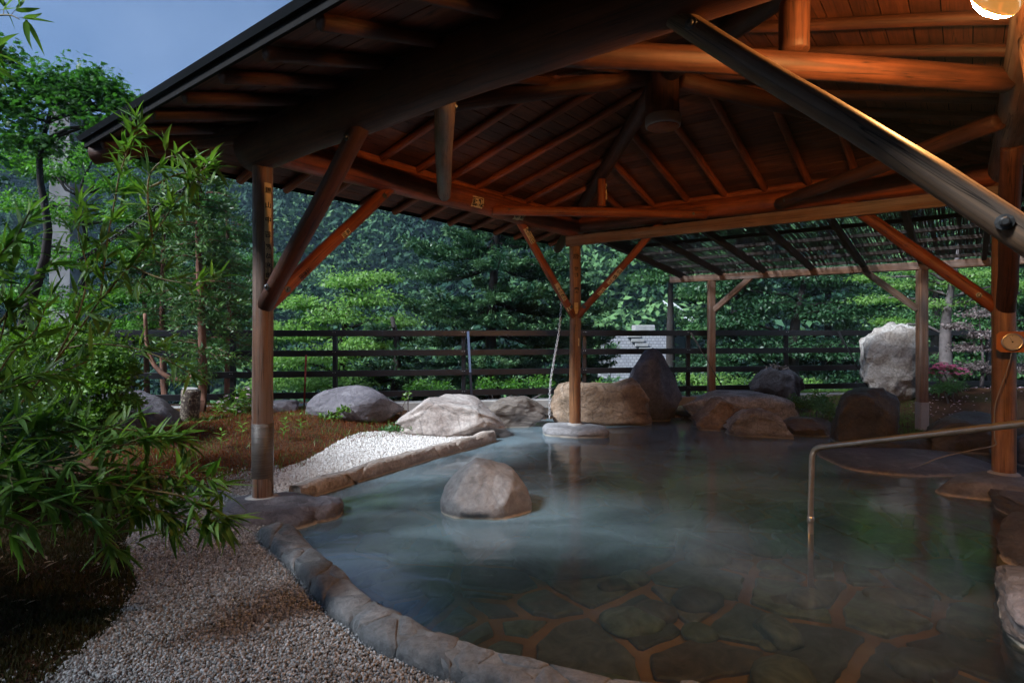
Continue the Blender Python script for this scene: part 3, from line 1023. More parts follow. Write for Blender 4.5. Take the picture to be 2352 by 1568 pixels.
rock_px('boulder', 'dark mossy upright stone at the water edge', 1908, 2070, 8.3, -0.16, 888, M['rk_brown'], 59, n=3.4, cuts=6, cut_d=(.8, .95), amp=(.07, .05, .015), dpt=.7, prof=[(-1, .6), (-.7, .9), (-.2, 1), (.3, 1), (.65, .9), (1, .45)])
rock_px('boulder', 'tall craggy white boulder in front of the right part of the fence', 1966, 2146, 10.6, 0.0, 738, M['rk_white'], 64, n=3.4, cuts=9, cut_d=(.7, .92), amp=(.12, .10, .045), dpt=1.1, prof=[(-1, .45), (-.85, .6), (-.7, .86), (-.3, .93), (.1, .99), (.5, 1), (1, .75)], sink=.08, ridged=.16, rot=8)
rock_px('boulder', 'black lumpy rock with a small plant on top', 1722, 1848, 10.9, 0.2, 841, M['rk_black'], 67, n=2.4, cuts=6, cut_d=(.72, .9), amp=(.16, .09, .04), dpt=.8, prof=[(-1, .6), (-.55, .9), (-.3, 1), (0, .9), (.3, .95), (.7, .8), (1, .5)])
rock_px('boulder', 'long low brown rock behind the right post', 2120, 2296, 7.7, -0.14, 946, M['rk_brown'], 71, n=3.6, cuts=7, dpt=.7, prof=[(-1, .35), (-.6, .9), (-.3, 1), (.6, .95), (1, .85)])
rock_px('boulder', 'dark rock at the right border beyond the right post', 2300, 2420, 7.0, -0.14, 985, M['rk_dark'], 73, n=3.0, cuts=7, dpt=.8)
rock('boulder', 'small dark rock at the foot of the pergola post', gp(2085, 1010)[0], 7.9, .5, .4, -.14, .03, M['rk_dark'], 75, sub=4)
rock('stepping_stone', 'wide flat blue grey slab at the water line beside the right post', 4.72, 6.95, 1.85, 1.5, -.2, -.035, M['rk_purple'], 77, n=3.0, cuts=3, cut_d=(.9, .97), amp=(.06, .02, .006), cat='slab', group=None, sink=.6, rot=-6)
rock('boulder', 'dark rock between the flat slab and the upright stone', 5.35, 7.75, 1.7, .6, -.3, .02, M['rk_brown'], 78, n=3.4, cuts=7)
rock('boulder', 'broad dark stone lying under the water right of the lone boulder', .55, 5.0, 1.15, .75, -.64, -.28, M['rk_purple'], 79, n=2.6, cuts=5, sink=.1)
# rounded river stones bedded in the floor between the flags
_rg = np.random.RandomState(31)
_k = 0
while _k < 46:
    x_, y_ = _rg.uniform(-1.2, 4.4), _rg.uniform(2.6, 6.4)
    if not in_poly(np.array([[x_, y_]]), POOL)[0] or dist_poly(np.array([[x_, y_]]), POOL)[0] < .3: continue
    w_ = _rg.uniform(.16, .46)
    o_ = rock('river_stone', None, x_, y_, w_, w_ * _rg.uniform(.6, .95), FLOOR_Z, FLOOR_Z + w_ * _rg.uniform(.16, .32), M['flag'], 500 + _k, n=2.3, cuts=3, cut_d=(.8, .95), amp=(.14, .05, .01), rot=_rg.uniform(0, 180), sub=3, cat=None, parent=floor)
    _k += 1
# post base stones
rock('base_stone', 'dark rounded foundation stone under the left post', -2.08, 4.93, 1.02, .80, -.14, .03, M['rk_purple'], 81, n=2.6, cuts=4, cut_d=(.82, .95), amp=(.10, .03, .008), cat='foundation stone', group='foundation stones under the posts', sink=.9)
rock('base_stone', 'second dark stone pressed against the left foundation stone', -1.66, 4.98, .42, .5, -.14, .01, M['rk_purple'], 83, n=2.4, cuts=4, cat='foundation stone', group='foundation stones under the posts', sink=.9, sub=4)
rock('base_stone', 'pale square foundation stone under the middle post', .97, 8.92, 1.0, .78, -.17, .015, M['rk_cool'], 85, n=5.5, cuts=4, cut_d=(.88, .97), amp=(.06, .03, .01), cat='foundation stone', group='foundation stones under the posts', sink=.7)
rock('base_stone', 'brown rounded foundation stone under the right post', 4.85, 5.72, 1.5, .9, -.17, .015, M['rk_grey'], 87, n=2.6, cuts=5, cut_d=(.82, .95), amp=(.08, .03, .01), cat='foundation stone', group='foundation stones under the posts', sink=.9, rot=12)
# layered slabs along the right edge
for k, (x, y, w, d_, r_, zt, mm, lb) in enumerate([(4.78, 4.85, 1.35, 1.25, 52, .035, 'rk_slate', 'blue grey slate slab at the right border nearest the right post'),
                                                   (3.98, 3.86, 1.3, 1.2, 50, .05, 'rk_slate', 'rust streaked slate slab in the middle of the right border'),
                                                   (3.25, 3.02, 1.2, 1.15, 54, .045, 'rk_slate', 'brown slate slab at the right border nearest the camera')]):
    rock('slate_slab', lb, x, y, w, d_, -.35, zt, M[mm], 90 + k, n=8.0, cuts=5, cut_d=(.9, .99), amp=(.03, .035, .014), strata=.03, sub=6, cat='slab', group='slate slabs along the right edge', rot=r_, sink=.1)

# ------------------------------------------------------------------ the pavilion
PC = Vector((1.415, 5.45, 0))
PU = Vector((0.6157, 0.7880, 0))
PV = Vector((-0.7880, 0.6157, 0))
HALF, EAVE, SLOPE, Z0 = 2.539, 3.53, 0.28, 3.0


def W(u, v, z): return PC + PU * u + PV * v + Vector((0, 0, z))


def roof_z(c): return Z0 + (EAVE - c) * SLOPE


pav = empty('pavilion', W(0, 0, 0))
tag(pav, 'open square log pavilion with a low hipped boarded roof over the bath', 'pavilion')

CORN = {'L': (-1, 1), 'M': (1, 1), 'R': (1, -1), 'N': (-1, -1)}


def corner(k, z): return W(CORN[k][0] * HALF, CORN[k][1] * HALF, z)


POST_R = {'L': 0.086, 'M': 0.090, 'R': 0.100, 'N': 0.095}
posts = {}
for k in 'LMRN':
    posts[k] = log('post', corner(k, -0.03), corner(k, 3.0), POST_R[k], POST_R[k] * 0.96, M['log_grey'] if k in 'L' else M['log_tan'], pav, rough=0.012)
# sleeve round the foot of the left post, mortar collars
one('post_wrap', tube([corner('L', -0.02), corner('L', 0.2), corner('L', 0.4), corner('L', 0.66)], [.086, .089, .090, .0895], 24), M['wrap'], posts['L'], True)
for k, r_ in (('L', .15), ('M', .12), ('R', .13)):
    one('mortar_collar', lathe(corner(k, -0.03), [(r_ * 1.15, 0), (r_, .045), (r_ * .75, .062)], 20), M['concrete'], posts[k], True)

# wall-plate logs on the four sides
beams = {}
beams['LM'] = log('beam', corner('L', 3.02) - PU * .12, corner('M', 3.06) + PU * .05, .125, .155, M['log'], pav)
beams['MR'] = log('beam', corner('M', 3.08) + PV * .12, corner('R', 3.04) - PV * .25, .115, .125, M['log'], pav)
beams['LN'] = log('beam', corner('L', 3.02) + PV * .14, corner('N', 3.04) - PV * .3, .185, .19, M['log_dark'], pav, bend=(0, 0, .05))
beams['NR'] = log('beam', corner('N', 3.06), corner('R', 3.06) + PU * .22, .12, .13, M['log_grey'], pav)
for k, (a, b_, off) in {'LM': ('L', 'M', PV * .02), 'MR': ('M', 'R', PU * .02), 'NR': ('N', 'R', -PV * .02), 'LN': ('L', 'N', -PU * .02)}.items():
    log('plate_log', corner(a, 3.21) + off, corner(b_, 3.21) + off, .045, .045, M['log'], pav, knots=0)

# braces from the posts up to the beams
BR = [('L', 'N', .070, 'log_dark'), ('L', 'M', .064, 'log'), ('M', 'L', .057, 'log'), ('M', 'R', .053, 'log'), ('R', 'M', .066, 'log'), ('R', 'N', .08, 'log_dark'), ('N', 'L', .054, 'log_old'), ('N', 'R', .085, 'log_grey')]
braces = {}
for a, b_, r_, mm in BR:
    A, B = corner(a, 0), corner(b_, 0)
    d = (B - A).normalized()
    p0 = A + d * .03 + Vector((0, 0, 1.66)); p1 = A + d * 1.42 + Vector((0, 0, 2.97))
    braces[a + b_] = log('brace', p0, p1, r_, r_ * .97, M[mm], pav, knots=3, rough=.03)
    side = d.cross(Vector((0, 0, 1)))
    if side.y > 0: side = -side
    for f in (.12, .9):
        q = p0.lerp(p1, f) + side * r_ * .96
        one('bolt', lathe(q, [(.028, -.01), (.028, .008), (.016, .009), (.016, .022), (.010, .026)], 10, side), M['bolt'], braces[a + b_], False)

# ties across the four corners
TIE = 2.1
ties = {}
for k, r_, mm, z_ in (('L', .078, 'log_grey', 3.0), ('M', .062, 'log', 3.0), ('R', .07, 'log_dark', 3.0), ('N', .076, 'log_dark', 3.01)):
    su, sv = CORN[k]
    pa = W(su * (HALF - TIE), sv * (HALF - .10), z_)
    if k == 'M': z_ = 2.965
    pa.z = z_
    pb = W(su * (HALF - (.17 if k == 'M' else .10)), sv * (HALF - TIE), z_)
    ties[k] = log('corner_tie', pa, pb, r_, r_ * .95, M[mm], pav)
    for f in (.06, .94):
        q = pa.lerp(pb, f)
        inn = (PC - q); inn.z = 0; inn.normalize()
        one('bolt', lathe(q + inn * r_ * .95, [(.024, -.01), (.024, .006), (.012, .007), (.012, .018)], 10, inn), M['bolt'], ties[k], False)
    mid = (pa + pb) / 2
    hz = roof_z(max(abs((mid - PC).dot(PU)), abs((mid - PC).dot(PV)))) - .2
    if k == 'M':
        tie_post = log('tie_post', Vector((mid.x, mid.y, 3.05)), Vector((mid.x, mid.y, hz)), .055, .055, M['log'], pav, knots=0)
    elif k == 'N':
        log('tie_post', Vector((mid.x, mid.y, 3.1)), Vector((mid.x, mid.y, hz)), .085, .085, M['log_dark'], pav, knots=0)

# hub at the top of the roof
hub = log('hub_post', W(0, 0, 3.46), W(0, 0, 3.95), .155, .155, M['log_dark'], pav, knots=0, sides=28)
one('hub_band', lathe(W(0, 0, 3.36), [(.158, 0), (.164, .02), (.164, .09), (.156, .105)], 28), M['concrete'], hub, True)
one('hub_disc', lathe(W(0, 0, 3.350), [(.142, 0), (.146, .006), (.146, .02)], 28), M['log'], hub, True)

# hip rafters
for k in 'LMRN':
    su, sv = CORN[k]
    e = EAVE - .04
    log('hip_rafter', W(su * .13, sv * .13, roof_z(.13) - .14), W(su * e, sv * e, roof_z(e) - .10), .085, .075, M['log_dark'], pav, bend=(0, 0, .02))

# common and jack rafters, every half metre
for (e_, n_) in ((PU, PV), (PV, PU), (PU, -PV), (PV, -PU)):
    for i in range(14):
        a = -EAVE + .28 + i * .5
        if abs(a) > EAVE - .15: continue
        c1 = max(abs(a) + .02, .16)
        p0 = PC + e_ * a + n_ * (EAVE - .03); p0.z = roof_z(EAVE - .03) - .048
        p1 = PC + e_ * a + n_ * c1; p1.z = roof_z(c1) - .048
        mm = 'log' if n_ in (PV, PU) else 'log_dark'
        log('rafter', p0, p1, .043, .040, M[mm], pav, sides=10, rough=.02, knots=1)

# roof boards, each one its own piece
rng = random.Random(5)
BW = .155
rows = int((EAVE - .12) / BW)
for si, (e_, n_) in enumerate(((PU, PV), (PV, PU), (PU, -PV), (PV, -PU))):
    for r_ in range(rows):
        n1 = EAVE - .02 - r_ * BW
        n0 = n1 - BW + .007
        cutpos = [-9e9]
        span = 2 * n1
        nb = 1 if span < 1.6 else (2 if span < 4 else 3)
        if nb > 1:
            marks = [-EAVE + .28 + i * .5 for i in range(14)]
            marks = [m_ for m_ in marks if abs(m_) < n0 - .4]
            cutpos += sorted(rng.sample(marks, min(nb - 1, len(marks))))
        cutpos.append(9e9)
        jz = rng.uniform(0, .004)
        for ca, cb in zip(cutpos[:-1], cutpos[1:]):
            def lim(n__, lo): return max(-n__, ca + .002) if lo else min(n__, cb - .002)
            q = [(lim(n1, True), n1), (lim(n1, False), n1), (lim(n0, False), n0), (lim(n0, True), n0)]
            V, UV = [], []
            for h in (0, .016):
                for (a, nn) in q:
                    p = PC + e_ * a + n_ * nn
                    V.append((p.x, p.y, roof_z(nn) + jz + h))
                    UV.append((nn + si * 3.3, a + r_ * 1.7))
            F = [(0, 1, 2, 3), (7, 6, 5, 4), (0, 4, 5, 1), (1, 5, 6, 2), (2, 6, 7, 3), (3, 7, 4, 0)]
            link('roof_board', mesh(V, F, False, UV), M['board'], pav)

# roof covering and eave boards
def pyr(c, z): return [W(-c, c, z), W(c, c, z), W(c, -c, z), W(-c, -c, z)]


V = pyr(EAVE + .04, roof_z(EAVE) + .024) + pyr(EAVE + .06, roof_z(EAVE) + .06) + [W(0, 0, roof_z(0) + .06 + .02), W(0, 0, roof_z(0) + .026)]
F = [(0, 1, 5, 4), (1, 2, 6, 5), (2, 3, 7, 6), (3, 0, 4, 7), (4, 5, 8), (5, 6, 8), (6, 7, 8), (7, 4, 8), (1, 0, 9), (2, 1, 9), (3, 2, 9), (0, 3, 9)]
link('roof_covering', mesh(V, F, False), M['roof'], pav)
for a, b_ in (('L', 'M'), ('M', 'R'), ('R', 'N'), ('N', 'L')):
    e = EAVE + .005
    pa = W(CORN[a][0] * e, CORN[a][1] * e, roof_z(EAVE) - .005); pb = W(CORN[b_][0] * e, CORN[b_][1] * e, roof_z(EAVE) - .005)
    one('eave_board', bar(pa, pb, .022, .055), M['eave'], pav)


# ------------------------------------------------------------------ pilgrims' paper slips on the logs
def text_mesh(txt):
    cu = bpy.data.curves.new('t', 'FONT')
    cu.body = txt; cu.size = 1.0; cu.align_x = 'CENTER'; cu.align_y = 'CENTER'
    cu.resolution_u = 2
    cu.offset = 0.022
    ob = bpy.data.objects.new('t', cu)
    COL.objects.link(ob)
    dg = bpy.context.evaluated_depsgraph_get()
    me = ob.evaluated_get(dg).to_mesh()
    V = np.array([v.co[:] for v in me.vertices]) if len(me.vertices) else np.zeros((0, 3))
    F = [tuple(p.vertices) for p in me.polygons]
    bpy.data.objects.remove(ob); bpy.data.curves.remove(cu)
    return V, F


def slip(parent, p0, p1, r, f, face, length, width, chars, paper=True, vertical=True, sz=None, ragged=0.0, inkm='ink'):
    """paper slip wrapped on a log: f along p0->p1, face = direction it looks; chars stacked along the log"""
    p0, p1 = Vector(p0), Vector(p1)
    d = (p1 - p0).normalized()
    n = Vector(face); n = (n - d * n.dot(d)).normalized()
    s = d.cross(n)
    c = p0.lerp(p1, f)

    def on(x, y, h):
        a = x / r
        return c + d * y + (n * math.cos(a) + s * math.sin(a)) * (r * 1.01 + h)
    if paper:
        V, F = [], []
        nxs, nys = 8, 4
        rg = random.Random(len(chars) + int(f * 1000))
        for j in range(nys + 1):
            for i in range(nxs + 1):
                jx = (rg.uniform(-1, 1) * ragged if i in (0, nxs) or j in (0, nys) else 0)
                V.append(on((i / nxs - .5) * width + jx, (j / nys - .5) * length + jx, .004))
        for j in range(nys):
            for i in range(nxs):
                a = j * (nxs + 1) + i
                F.append((a, a + 1, a + nxs + 2, a + nxs + 1))
        link('paper_slip', mesh(V, F), M['paper'], parent)
    k = len(chars)
    V_, F_ = [], []
    for i, ch in enumerate(chars):
        tv, tf = text_mesh(ch)
        if not len(tv): continue
        lo, hi = tv.min(axis=0), tv.max(axis=0)
        tv = (tv - (lo + hi) / 2) / max((hi - lo).max(), 1e-6)
        cell = length / k
        z_ = (sz or min(cell, width)) * .88
        o_ = len(V_)
        for v in tv:
            if vertical:
                V_.append(on(-v[0] * z_, length / 2 - (i + .5) * cell + v[1] * z_, .0065))
            else:      # letters stand across the log
                V_.append(on(v[1] * z_, -length / 2 + (i + .5) * cell + v[0] * z_, .0065))
        F_ += [tuple(q + o_ for q in f_) for f_ in tf]
    if V_:
        link('lettering', mesh(V_, F_, False), M[inkm], parent)


camdir = lambda p: Vector((0, 0, EYE)) - Vector(p)
LMd = (corner('M', 0) - corner('L', 0)).normalized()
pL0, pL1 = corner('L', -0.03), corner('L', 3.0)
fz = lambda z: (z + .03) / 3.03
right_face = Vector((.80, -.6, 0))
slip(posts['L'], pL0, pL1, .0845, fz(2.46), right_face, .50, .062, '雁山中若')
slip(posts['L'], pL0, pL1, .0845, fz(2.05), right_face, .32, .052, '諏訪利治')
bLM = (corner('L', 3.02) - PU * .12, corner('M', 3.06) + PU * .05)
slip(beams['LM'], *bLM, .144, .527, -PV * 1.0 + Vector((0, 0, -.30)), .20, .125, '藤崎', vertical=False, sz=.115, ragged=.006)
slip(beams['LM'], *bLM, .148, .688, -PV * 1.0 + Vector((0, 0, -.62)), .21, .12, '内松', vertical=False, sz=.085, ragged=.014)
slip(posts['M'], corner('M', -.03), corner('M', 3.0), .088, fz(2.70), (.1, -1, 0), .40, .105, '山也', paper=False)
slip(posts['M'], corner('M', -.03), corner('M', 3.0), .088, fz(2.36), (.1, -1, 0), .20, .07, 'せむ', paper=False)
slip(posts['M'], corner('M', -.03), corner('M', 3.0), .088, fz(2.08), (.15, -1, 0), .10, .11, '奥', paper=False)
slip(posts['M'], corner('M', -.03), corner('M', 3.0), .088, fz(1.80), (.1, -1, 0), .17, .06, '一', sz=.03)
slip(posts['M'], corner('M', -.03), corner('M', 3.0), .088, fz(1.28), (.6, -1, 0), .12, .025, '一', sz=.012)
A = corner('M', 0); d = -LMd
bML = (A + d * .03 + Vector((0, 0, 1.66)), A + d * 1.42 + Vector((0, 0, 2.97)))
slip(braces['ML'], *bML, .056, .86, (.25, -1, -.2), .26, .075, '大谷吉田')
slip(braces['ML'], *bML, .056, .30, (.2, -1, -.2), .34, .06, '二木心昌光')
slip(braces['ML'], *bML, .056, .12, (.2, -1, -.2), .07, .09, '日', paper=True)
d = (corner('R', 0) - corner('M', 0)).normalized()
bMR = (A + d * .03 + Vector((0, 0, 1.66)), A + d * 1.42 + Vector((0, 0, 2.97)))
slip(braces['MR'], *bMR, .052, .47, (.1, -1, -.45), .30, .075, '角倉子')
slip(braces['MR'], *bMR, .052, .31, (.1, -1, -.45), .14, .06, '小石')
A = corner('L', 0); d = LMd
bLMb = (A + d * .03 + Vector((0, 0, 1.66)), A + d * 1.42 + Vector((0, 0, 2.97)))
slip(braces['LM'], *bLMb, .063, .56, (.5, -1, -.5), .11, .045, '高田')
slip(braces['LM'], *bLMb, .063, .24, (.5, -1, -.6), .15, .05, '上木田', paper=False)
tp = (tie_post.data.vertices[0].co)
mm_ = (W(HALF - TIE, HALF - .1, 0) + W(HALF - .1, HALF - TIE, 0)) / 2
slip(tie_post, Vector((mm_.x, mm_.y, 3.05)), Vector((mm_.x, mm_.y, 3.4)), .0545, .5, (.25, -1, -.1), .20, .07, '○奥')
slip(posts['R'], corner('R', -.03), corner('R', 3.0), .098, fz(2.05), (-.75, -1, 0), .3, .06, '山下甘', paper=False)

# ------------------------------------------------------------------ the lit lamp
lamp_p = dp(2277, 16, 2.35)
lamp = empty('hanging_lamp', (lamp_p.x, lamp_p.y, lamp_p.z))
tag(lamp, 'lit round glass floodlight bulb hanging under the roof at the upper right', 'lamp')
m, N, L, b = nmat('bulb_glass')
b.inputs['Base Color'].default_value = (0.75, 0.55, 0.35, 1); b.inputs['Roughness'].default_value = 0.06; b.inputs['Metallic'].default_value = 0.6
b.inputs['Emission Color'].default_value = (1.0, 0.42, 0.09, 1); b.inputs['Emission Strength'].default_value = 0.22
M['glass_bulb'] = m
M['glow'] = mat_emit('bulb_glow', (1.0, 0.46, 0.14), 560.0)
lz = lamp_p.z
lax = Vector((.10, -.84, .54)).normalized()          # the bulb leans, its face turned towards the far side of the bath
one('bulb_face', lathe(lamp_p, [(.006, -.030), (.033, -.026), (.060, -.015), (.080, .000), (.088, .010)], 32, lax), M['glow'], lamp, True)
one('bulb_neck', lathe(lamp_p, [(.0882, .0103), (.092, .02), (.088, .045), (.068, .075), (.045, .095), (.036, .10)], 32, lax), M['glass_bulb'], lamp, True)
one('socket', lathe(lamp_p, [(.036, .099), (.036, .12), (.03, .125)], 20, lax), M['cable'], lamp, True)
one('stem', tube([lamp_p + lax * .11, (lamp_p.x, lamp_p.y, roof_z(2.33))], .012, 8), M['cable'], lamp, True)

# ------------------------------------------------------------------ thermometer on the right post
tpos = dp(2324, 785, 5.62)
tn = (Vector((0, 0, EYE)) - tpos); tn.z = 0; tn = (tn.normalized() * .8 + Vector((.35, -1, 0)).normalized() * .2).normalized()
th = empty('thermometer', tpos)
tag(th, 'round dial thermometer on an orange wooden plaque fixed to the right post', 'thermometer')
ts = Vector((0, 0, 1)).cross(tn).normalized(); tu = Vector((0, 0, 1))


def plate(c, n, hw, hh, ch, t):
    pr = [(-hw + ch, -hh), (hw - ch, -hh), (hw, -hh + ch), (hw, hh - ch), (hw - ch, hh), (-hw + ch, hh), (-hw, hh - ch), (-hw, -hh + ch)]
    s_ = Vector((0, 0, 1)).cross(n).normalized()
    V = [c + s_ * a + Vector((0, 0, b_)) + n * k for k in (-t / 2, t / 2) for a, b_ in pr]
    F = [(i, (i + 1) % 8, 8 + (i + 1) % 8, 8 + i) for i in range(8)] + [tuple(range(7, -1, -1)), tuple(range(8, 16))]
    return V, F, [(a, b_) for _ in (0, 1) for a, b_ in pr]


M['plaque'] = mat_plain('plaque_wood', (.42, .13, .035), .5, var=.2)
one('plaque', plate(tpos, tn, .118, .100, .03, .022), M['plaque'], th)
one('dial_rim', lathe(tpos + tn * .011, [(.085, 0), (.087, .02), (.080, .028), (.070, .024)], 36, tn, False), M['pipe'], th, True)
M['dial'] = mat_plain('dial_face', (0.55, 0.47, 0.36), .4, var=.08)
dial = one('dial', lathe(tpos + tn * .011, [(.071, 0), (.071, .019)], 36, tn), M['dial'], th, False)
for k in range(11):
    a = R(225 - k * 27)
    rd = ts * math.cos(a) + tu * math.sin(a)
    one('scale_mark', bar(tpos + tn * .0315 + rd * .052, tpos + tn * .0315 + rd * .063, .003, .001), M['ink'], dial)
rd = (ts * -.45 + tu * .9).normalized()
one('needle', bar(tpos + tn * .033 - rd * .008, tpos + tn * .033 + rd * .05, .004, .0015), M['ink'], th)
one('needle_hub', lathe(tpos + tn * .031, [(.007, 0), (.005, .005)], 12, tn), M['ink'], th, True)
wp = [tpos + tn * .0 - tu * .10, tpos - tu * .25 + ts * -.03, dp(2286, 930, 5.72), dp(2284, 1000, 5.72), dp(2284, 1022, 5.70), dp(2230, 1034, 5.9), dp(2160, 1050, 6.0), dp(2120, 1066, 6.1), gp(2080, 1080, -.11)]
o = one('wire', tube(catmull(wp, 60), .005, 6), M['wire'], None, True)
tag(o, 'thin grey wire running from the thermometer down the right post into the water', 'wire')

# ------------------------------------------------------------------ pergola with reed screens beyond the pavilion
PD = 3.22
per = empty('pergola', W(HALF + PD, 0, 0))
tag(per, 'sawn timber pergola roofed with reed screens behind the right side of the pavilion', 'pergola')


def Q(a, off, z):      # a metres from the middle post towards the right post, off outward
    return corner('M', z) - PV * a + PU * off


def outz(off): return 2.86 - off / PD * .34


one('ledger', bar(Q(-.1, -.09, 2.83), Q(5.15, -.09, 2.83), .05, .15), M['timber'], per)
one('outer_beam', bar(Q(.2, PD, 2.45), Q(6.6, PD, 2.45), .10, .12), M['timber'], per)
for a, zb, nm in ((1.0, .30, 0), (4.24, -.08, 1)):
    pp = one('pergola_post', bar(Q(a, PD, zb), Q(a, PD, 2.39), .125, .125), M['timber'], per)
    if nm == 1:
        one('post_sleeve', bar(Q(a, PD, -.1), Q(a, PD, .36), .138, .138), M['concrete'], pp)
one('knee_brace', bar(Q(1.05, PD, 1.84), Q(1.72, PD, 2.42), .085, .10), M['timber'], per)
one('knee_brace', bar(Q(4.19, PD, 1.78), Q(3.48, PD, 2.42), .085, .10), M['timber'], per)
RAF = [.42 + i * .76 for i in range(9)]
for a in RAF:
    one('pergola_rafter', bar(Q(a, -.05, outz(-.05)), Q(a, PD + .30, outz(PD + .30)), .06, .10), M['reed_frame'], per)
for i in range(6):
    off = .45 + i * .58
    one('purlin', bar(Q(.3, off, outz(off) + .075), Q(6.6, off, outz(off) + .075), .055, .05), M['reed_frame'], per)
rg = np.random.RandomState(3)
for i in range(len(RAF)):
    a0 = RAF[i] - .38; a1 = a0 + .75
    Vs, Fs = [], []
    n = 84
    for k in range(n):
        if rg.rand() < .05: continue
        a = a0 + (k + .5) / n * (a1 - a0) + rg.uniform(-.004, .004)
        o0 = .15 + rg.uniform(0, .1); o1 = PD + .22 + rg.uniform(-.1, .12)
        sk = rg.uniform(-.03, .03)
        r_ = rg.uniform(.0042, .0050)
        p0 = Q(a, o0, outz(o0) + .108 + rg.uniform(0, .012)); p1 = Q(a + sk, o1, outz(o1) + .108 + rg.uniform(0, .012))
        b0 = len(Vs)
        for p in (p0, p1):
            for (dx, dz) in ((-r_, 0), (0, -r_), (r_, 0), (0, r_)):
                Vs.append(p - PV * dx + Vector((0, 0, dz)))
        Fs += [(b0 + j, b0 + (j + 1) % 4, b0 + 4 + (j + 1) % 4, b0 + 4 + j) for j in range(4)]
    sc_ = link('reed_screen', mesh(Vs, Fs, False), M['reed'], per)
    sc_['kind'] = 'stuff'

# ------------------------------------------------------------------ handrail
hr = empty('handrail', gp(1862, 1228, WATER_Z))
tag(hr, 'bent steel handrail pipe reaching down into the water', 'handrail')
foot = gp(1862, 1226, WATER_Z)
top = Vector((foot.x + .01, foot.y, .545))
far = dp(2352, 972, 3.2)
far2 = far + (far - top).normalized() * 1.1
dirn = (far - top).normalized()
ptsr = [Vector((foot.x, foot.y, FLOOR_Z + .02)), Vector((foot.x, foot.y, .1)), top - Vector((0, 0, .09))]
for k in range(1, 8):
    t = k / 8
    ptsr.append((top - Vector((0, 0, .09))) * (1 - t) ** 2 + top * 2 * t * (1 - t) + (top + dirn * .09) * t * t)
ptsr += [top + dirn * .09, top + dirn * .6, far, far2]
one('rail_pipe', tube(ptsr, .021, 16), M['pipe'], hr, True)
one('collar', lathe(foot + Vector((0, 0, .10)), [(.021, -.01), (.026, 0), (.026, .03), (.021, .04)], 16), M['pipe'], hr, True)
one('floor_flange', lathe((foot.x, foot.y, FLOOR_Z + .02), [(.06, 0), (.06, .01), (.024, .014)], 20), M['pipe'], hr, True)
one('rail_post', tube([far2 + Vector((0, 0, -.02)), Vector((far2.x, far2.y, -.2))], .021, 16), M['pipe'], hr, True)

# ------------------------------------------------------------------ chains
def chain(name, label, pts, link_len, r, mat, cat='chain'):
    root = empty(name, pts[0])
    tag(root, label, cat)
    pts = catmull(pts, 200)
    cum = [0]
    for i in range(1, 200): cum.append(cum[-1] + (pts[i] - pts[i - 1]).length)
    n = int(cum[-1] / (link_len * .78))
    # one ring, copied
    ring = []
    for k in range(12):
        a = 2 * math.pi * k / 12
        ring.append(Vector((math.cos(a) * link_len * .3, 0, math.sin(a) * link_len * .5)))
    V, F = [], []
    for k in range(12):
        t = (ring[(k + 1) % 12] - ring[k - 1]).normalized()
        nn = Vector((0, 1, 0)); bb = t.cross(nn)
        for j in range(5):
            a = 2 * math.pi * j / 5
            V.append(ring[k] + (nn * math.cos(a) + bb * math.sin(a)) * r)
    for k in range(12):
        for j in range(5):
            F.append((k * 5 + j, k * 5 + (j + 1) % 5, ((k + 1) % 12) * 5 + (j + 1) % 5, ((k + 1) % 12) * 5 + j))
    me = mesh(V, F)
    me.materials.append(mat)
    for i in range(n):
        s = (i + .5) / n * cum[-1]
        j = int(np.searchsorted(cum, s)); j = max(1, min(j, 199))
        p = pts[j - 1].lerp(pts[j], (s - cum[j - 1]) / max(cum[j] - cum[j - 1], 1e-9))
        d = (pts[j] - pts[j - 1]).normalized()
        o = bpy.data.objects.new('chain_link', me); COL.objects.link(o)
        o.parent = root
        q = d.to_track_quat('Z', 'Y') @ Matrix.Rotation(R(90 * (i % 2)), 3, 'Z').to_quaternion()
        o.matrix_world = Matrix.Translation(p) @ q.to_matrix().to_4x4()
        o.matrix_parent_inverse = Matrix.Translation(pts[0]).inverted()
        o.matrix_basis = Matrix.Translation(p) @ q.to_matrix().to_4x4()
    return root


chain('rain_chain', 'pale rain chain hanging beside the middle post', [dp(1290, 690, 9.3), dp(1284, 760, 9.3), dp(1272, 830, 9.35), dp(1264, 885, 9.4), dp(1262, 960, 9.4)], .052, .006, M['rope'])
chain('guy_chain', 'dark chain slanting from the roof corner down into the left bushes', [dp(530, 366, 5.6), dp(470, 405, 5.6), dp(370, 470, 5.7), dp(270, 540, 5.8), dp(180, 600, 5.9)], .06, .008, M['cable'])

# ------------------------------------------------------------------ fence
fn = empty('fence', (0, fence_y(0), .2))
tag(fn, 'long black painted rail fence with four rails behind the garden', 'fence')


def fpt(xd, z, off=0.0):
    """point of the fence line in the image column xd"""
    k = (xd - HX) / FPX
    x = k * (9.45 + 6.2 * .1705) / (1 - .1705 * k)
    return Vector((x, fence_y(x) + off, z))


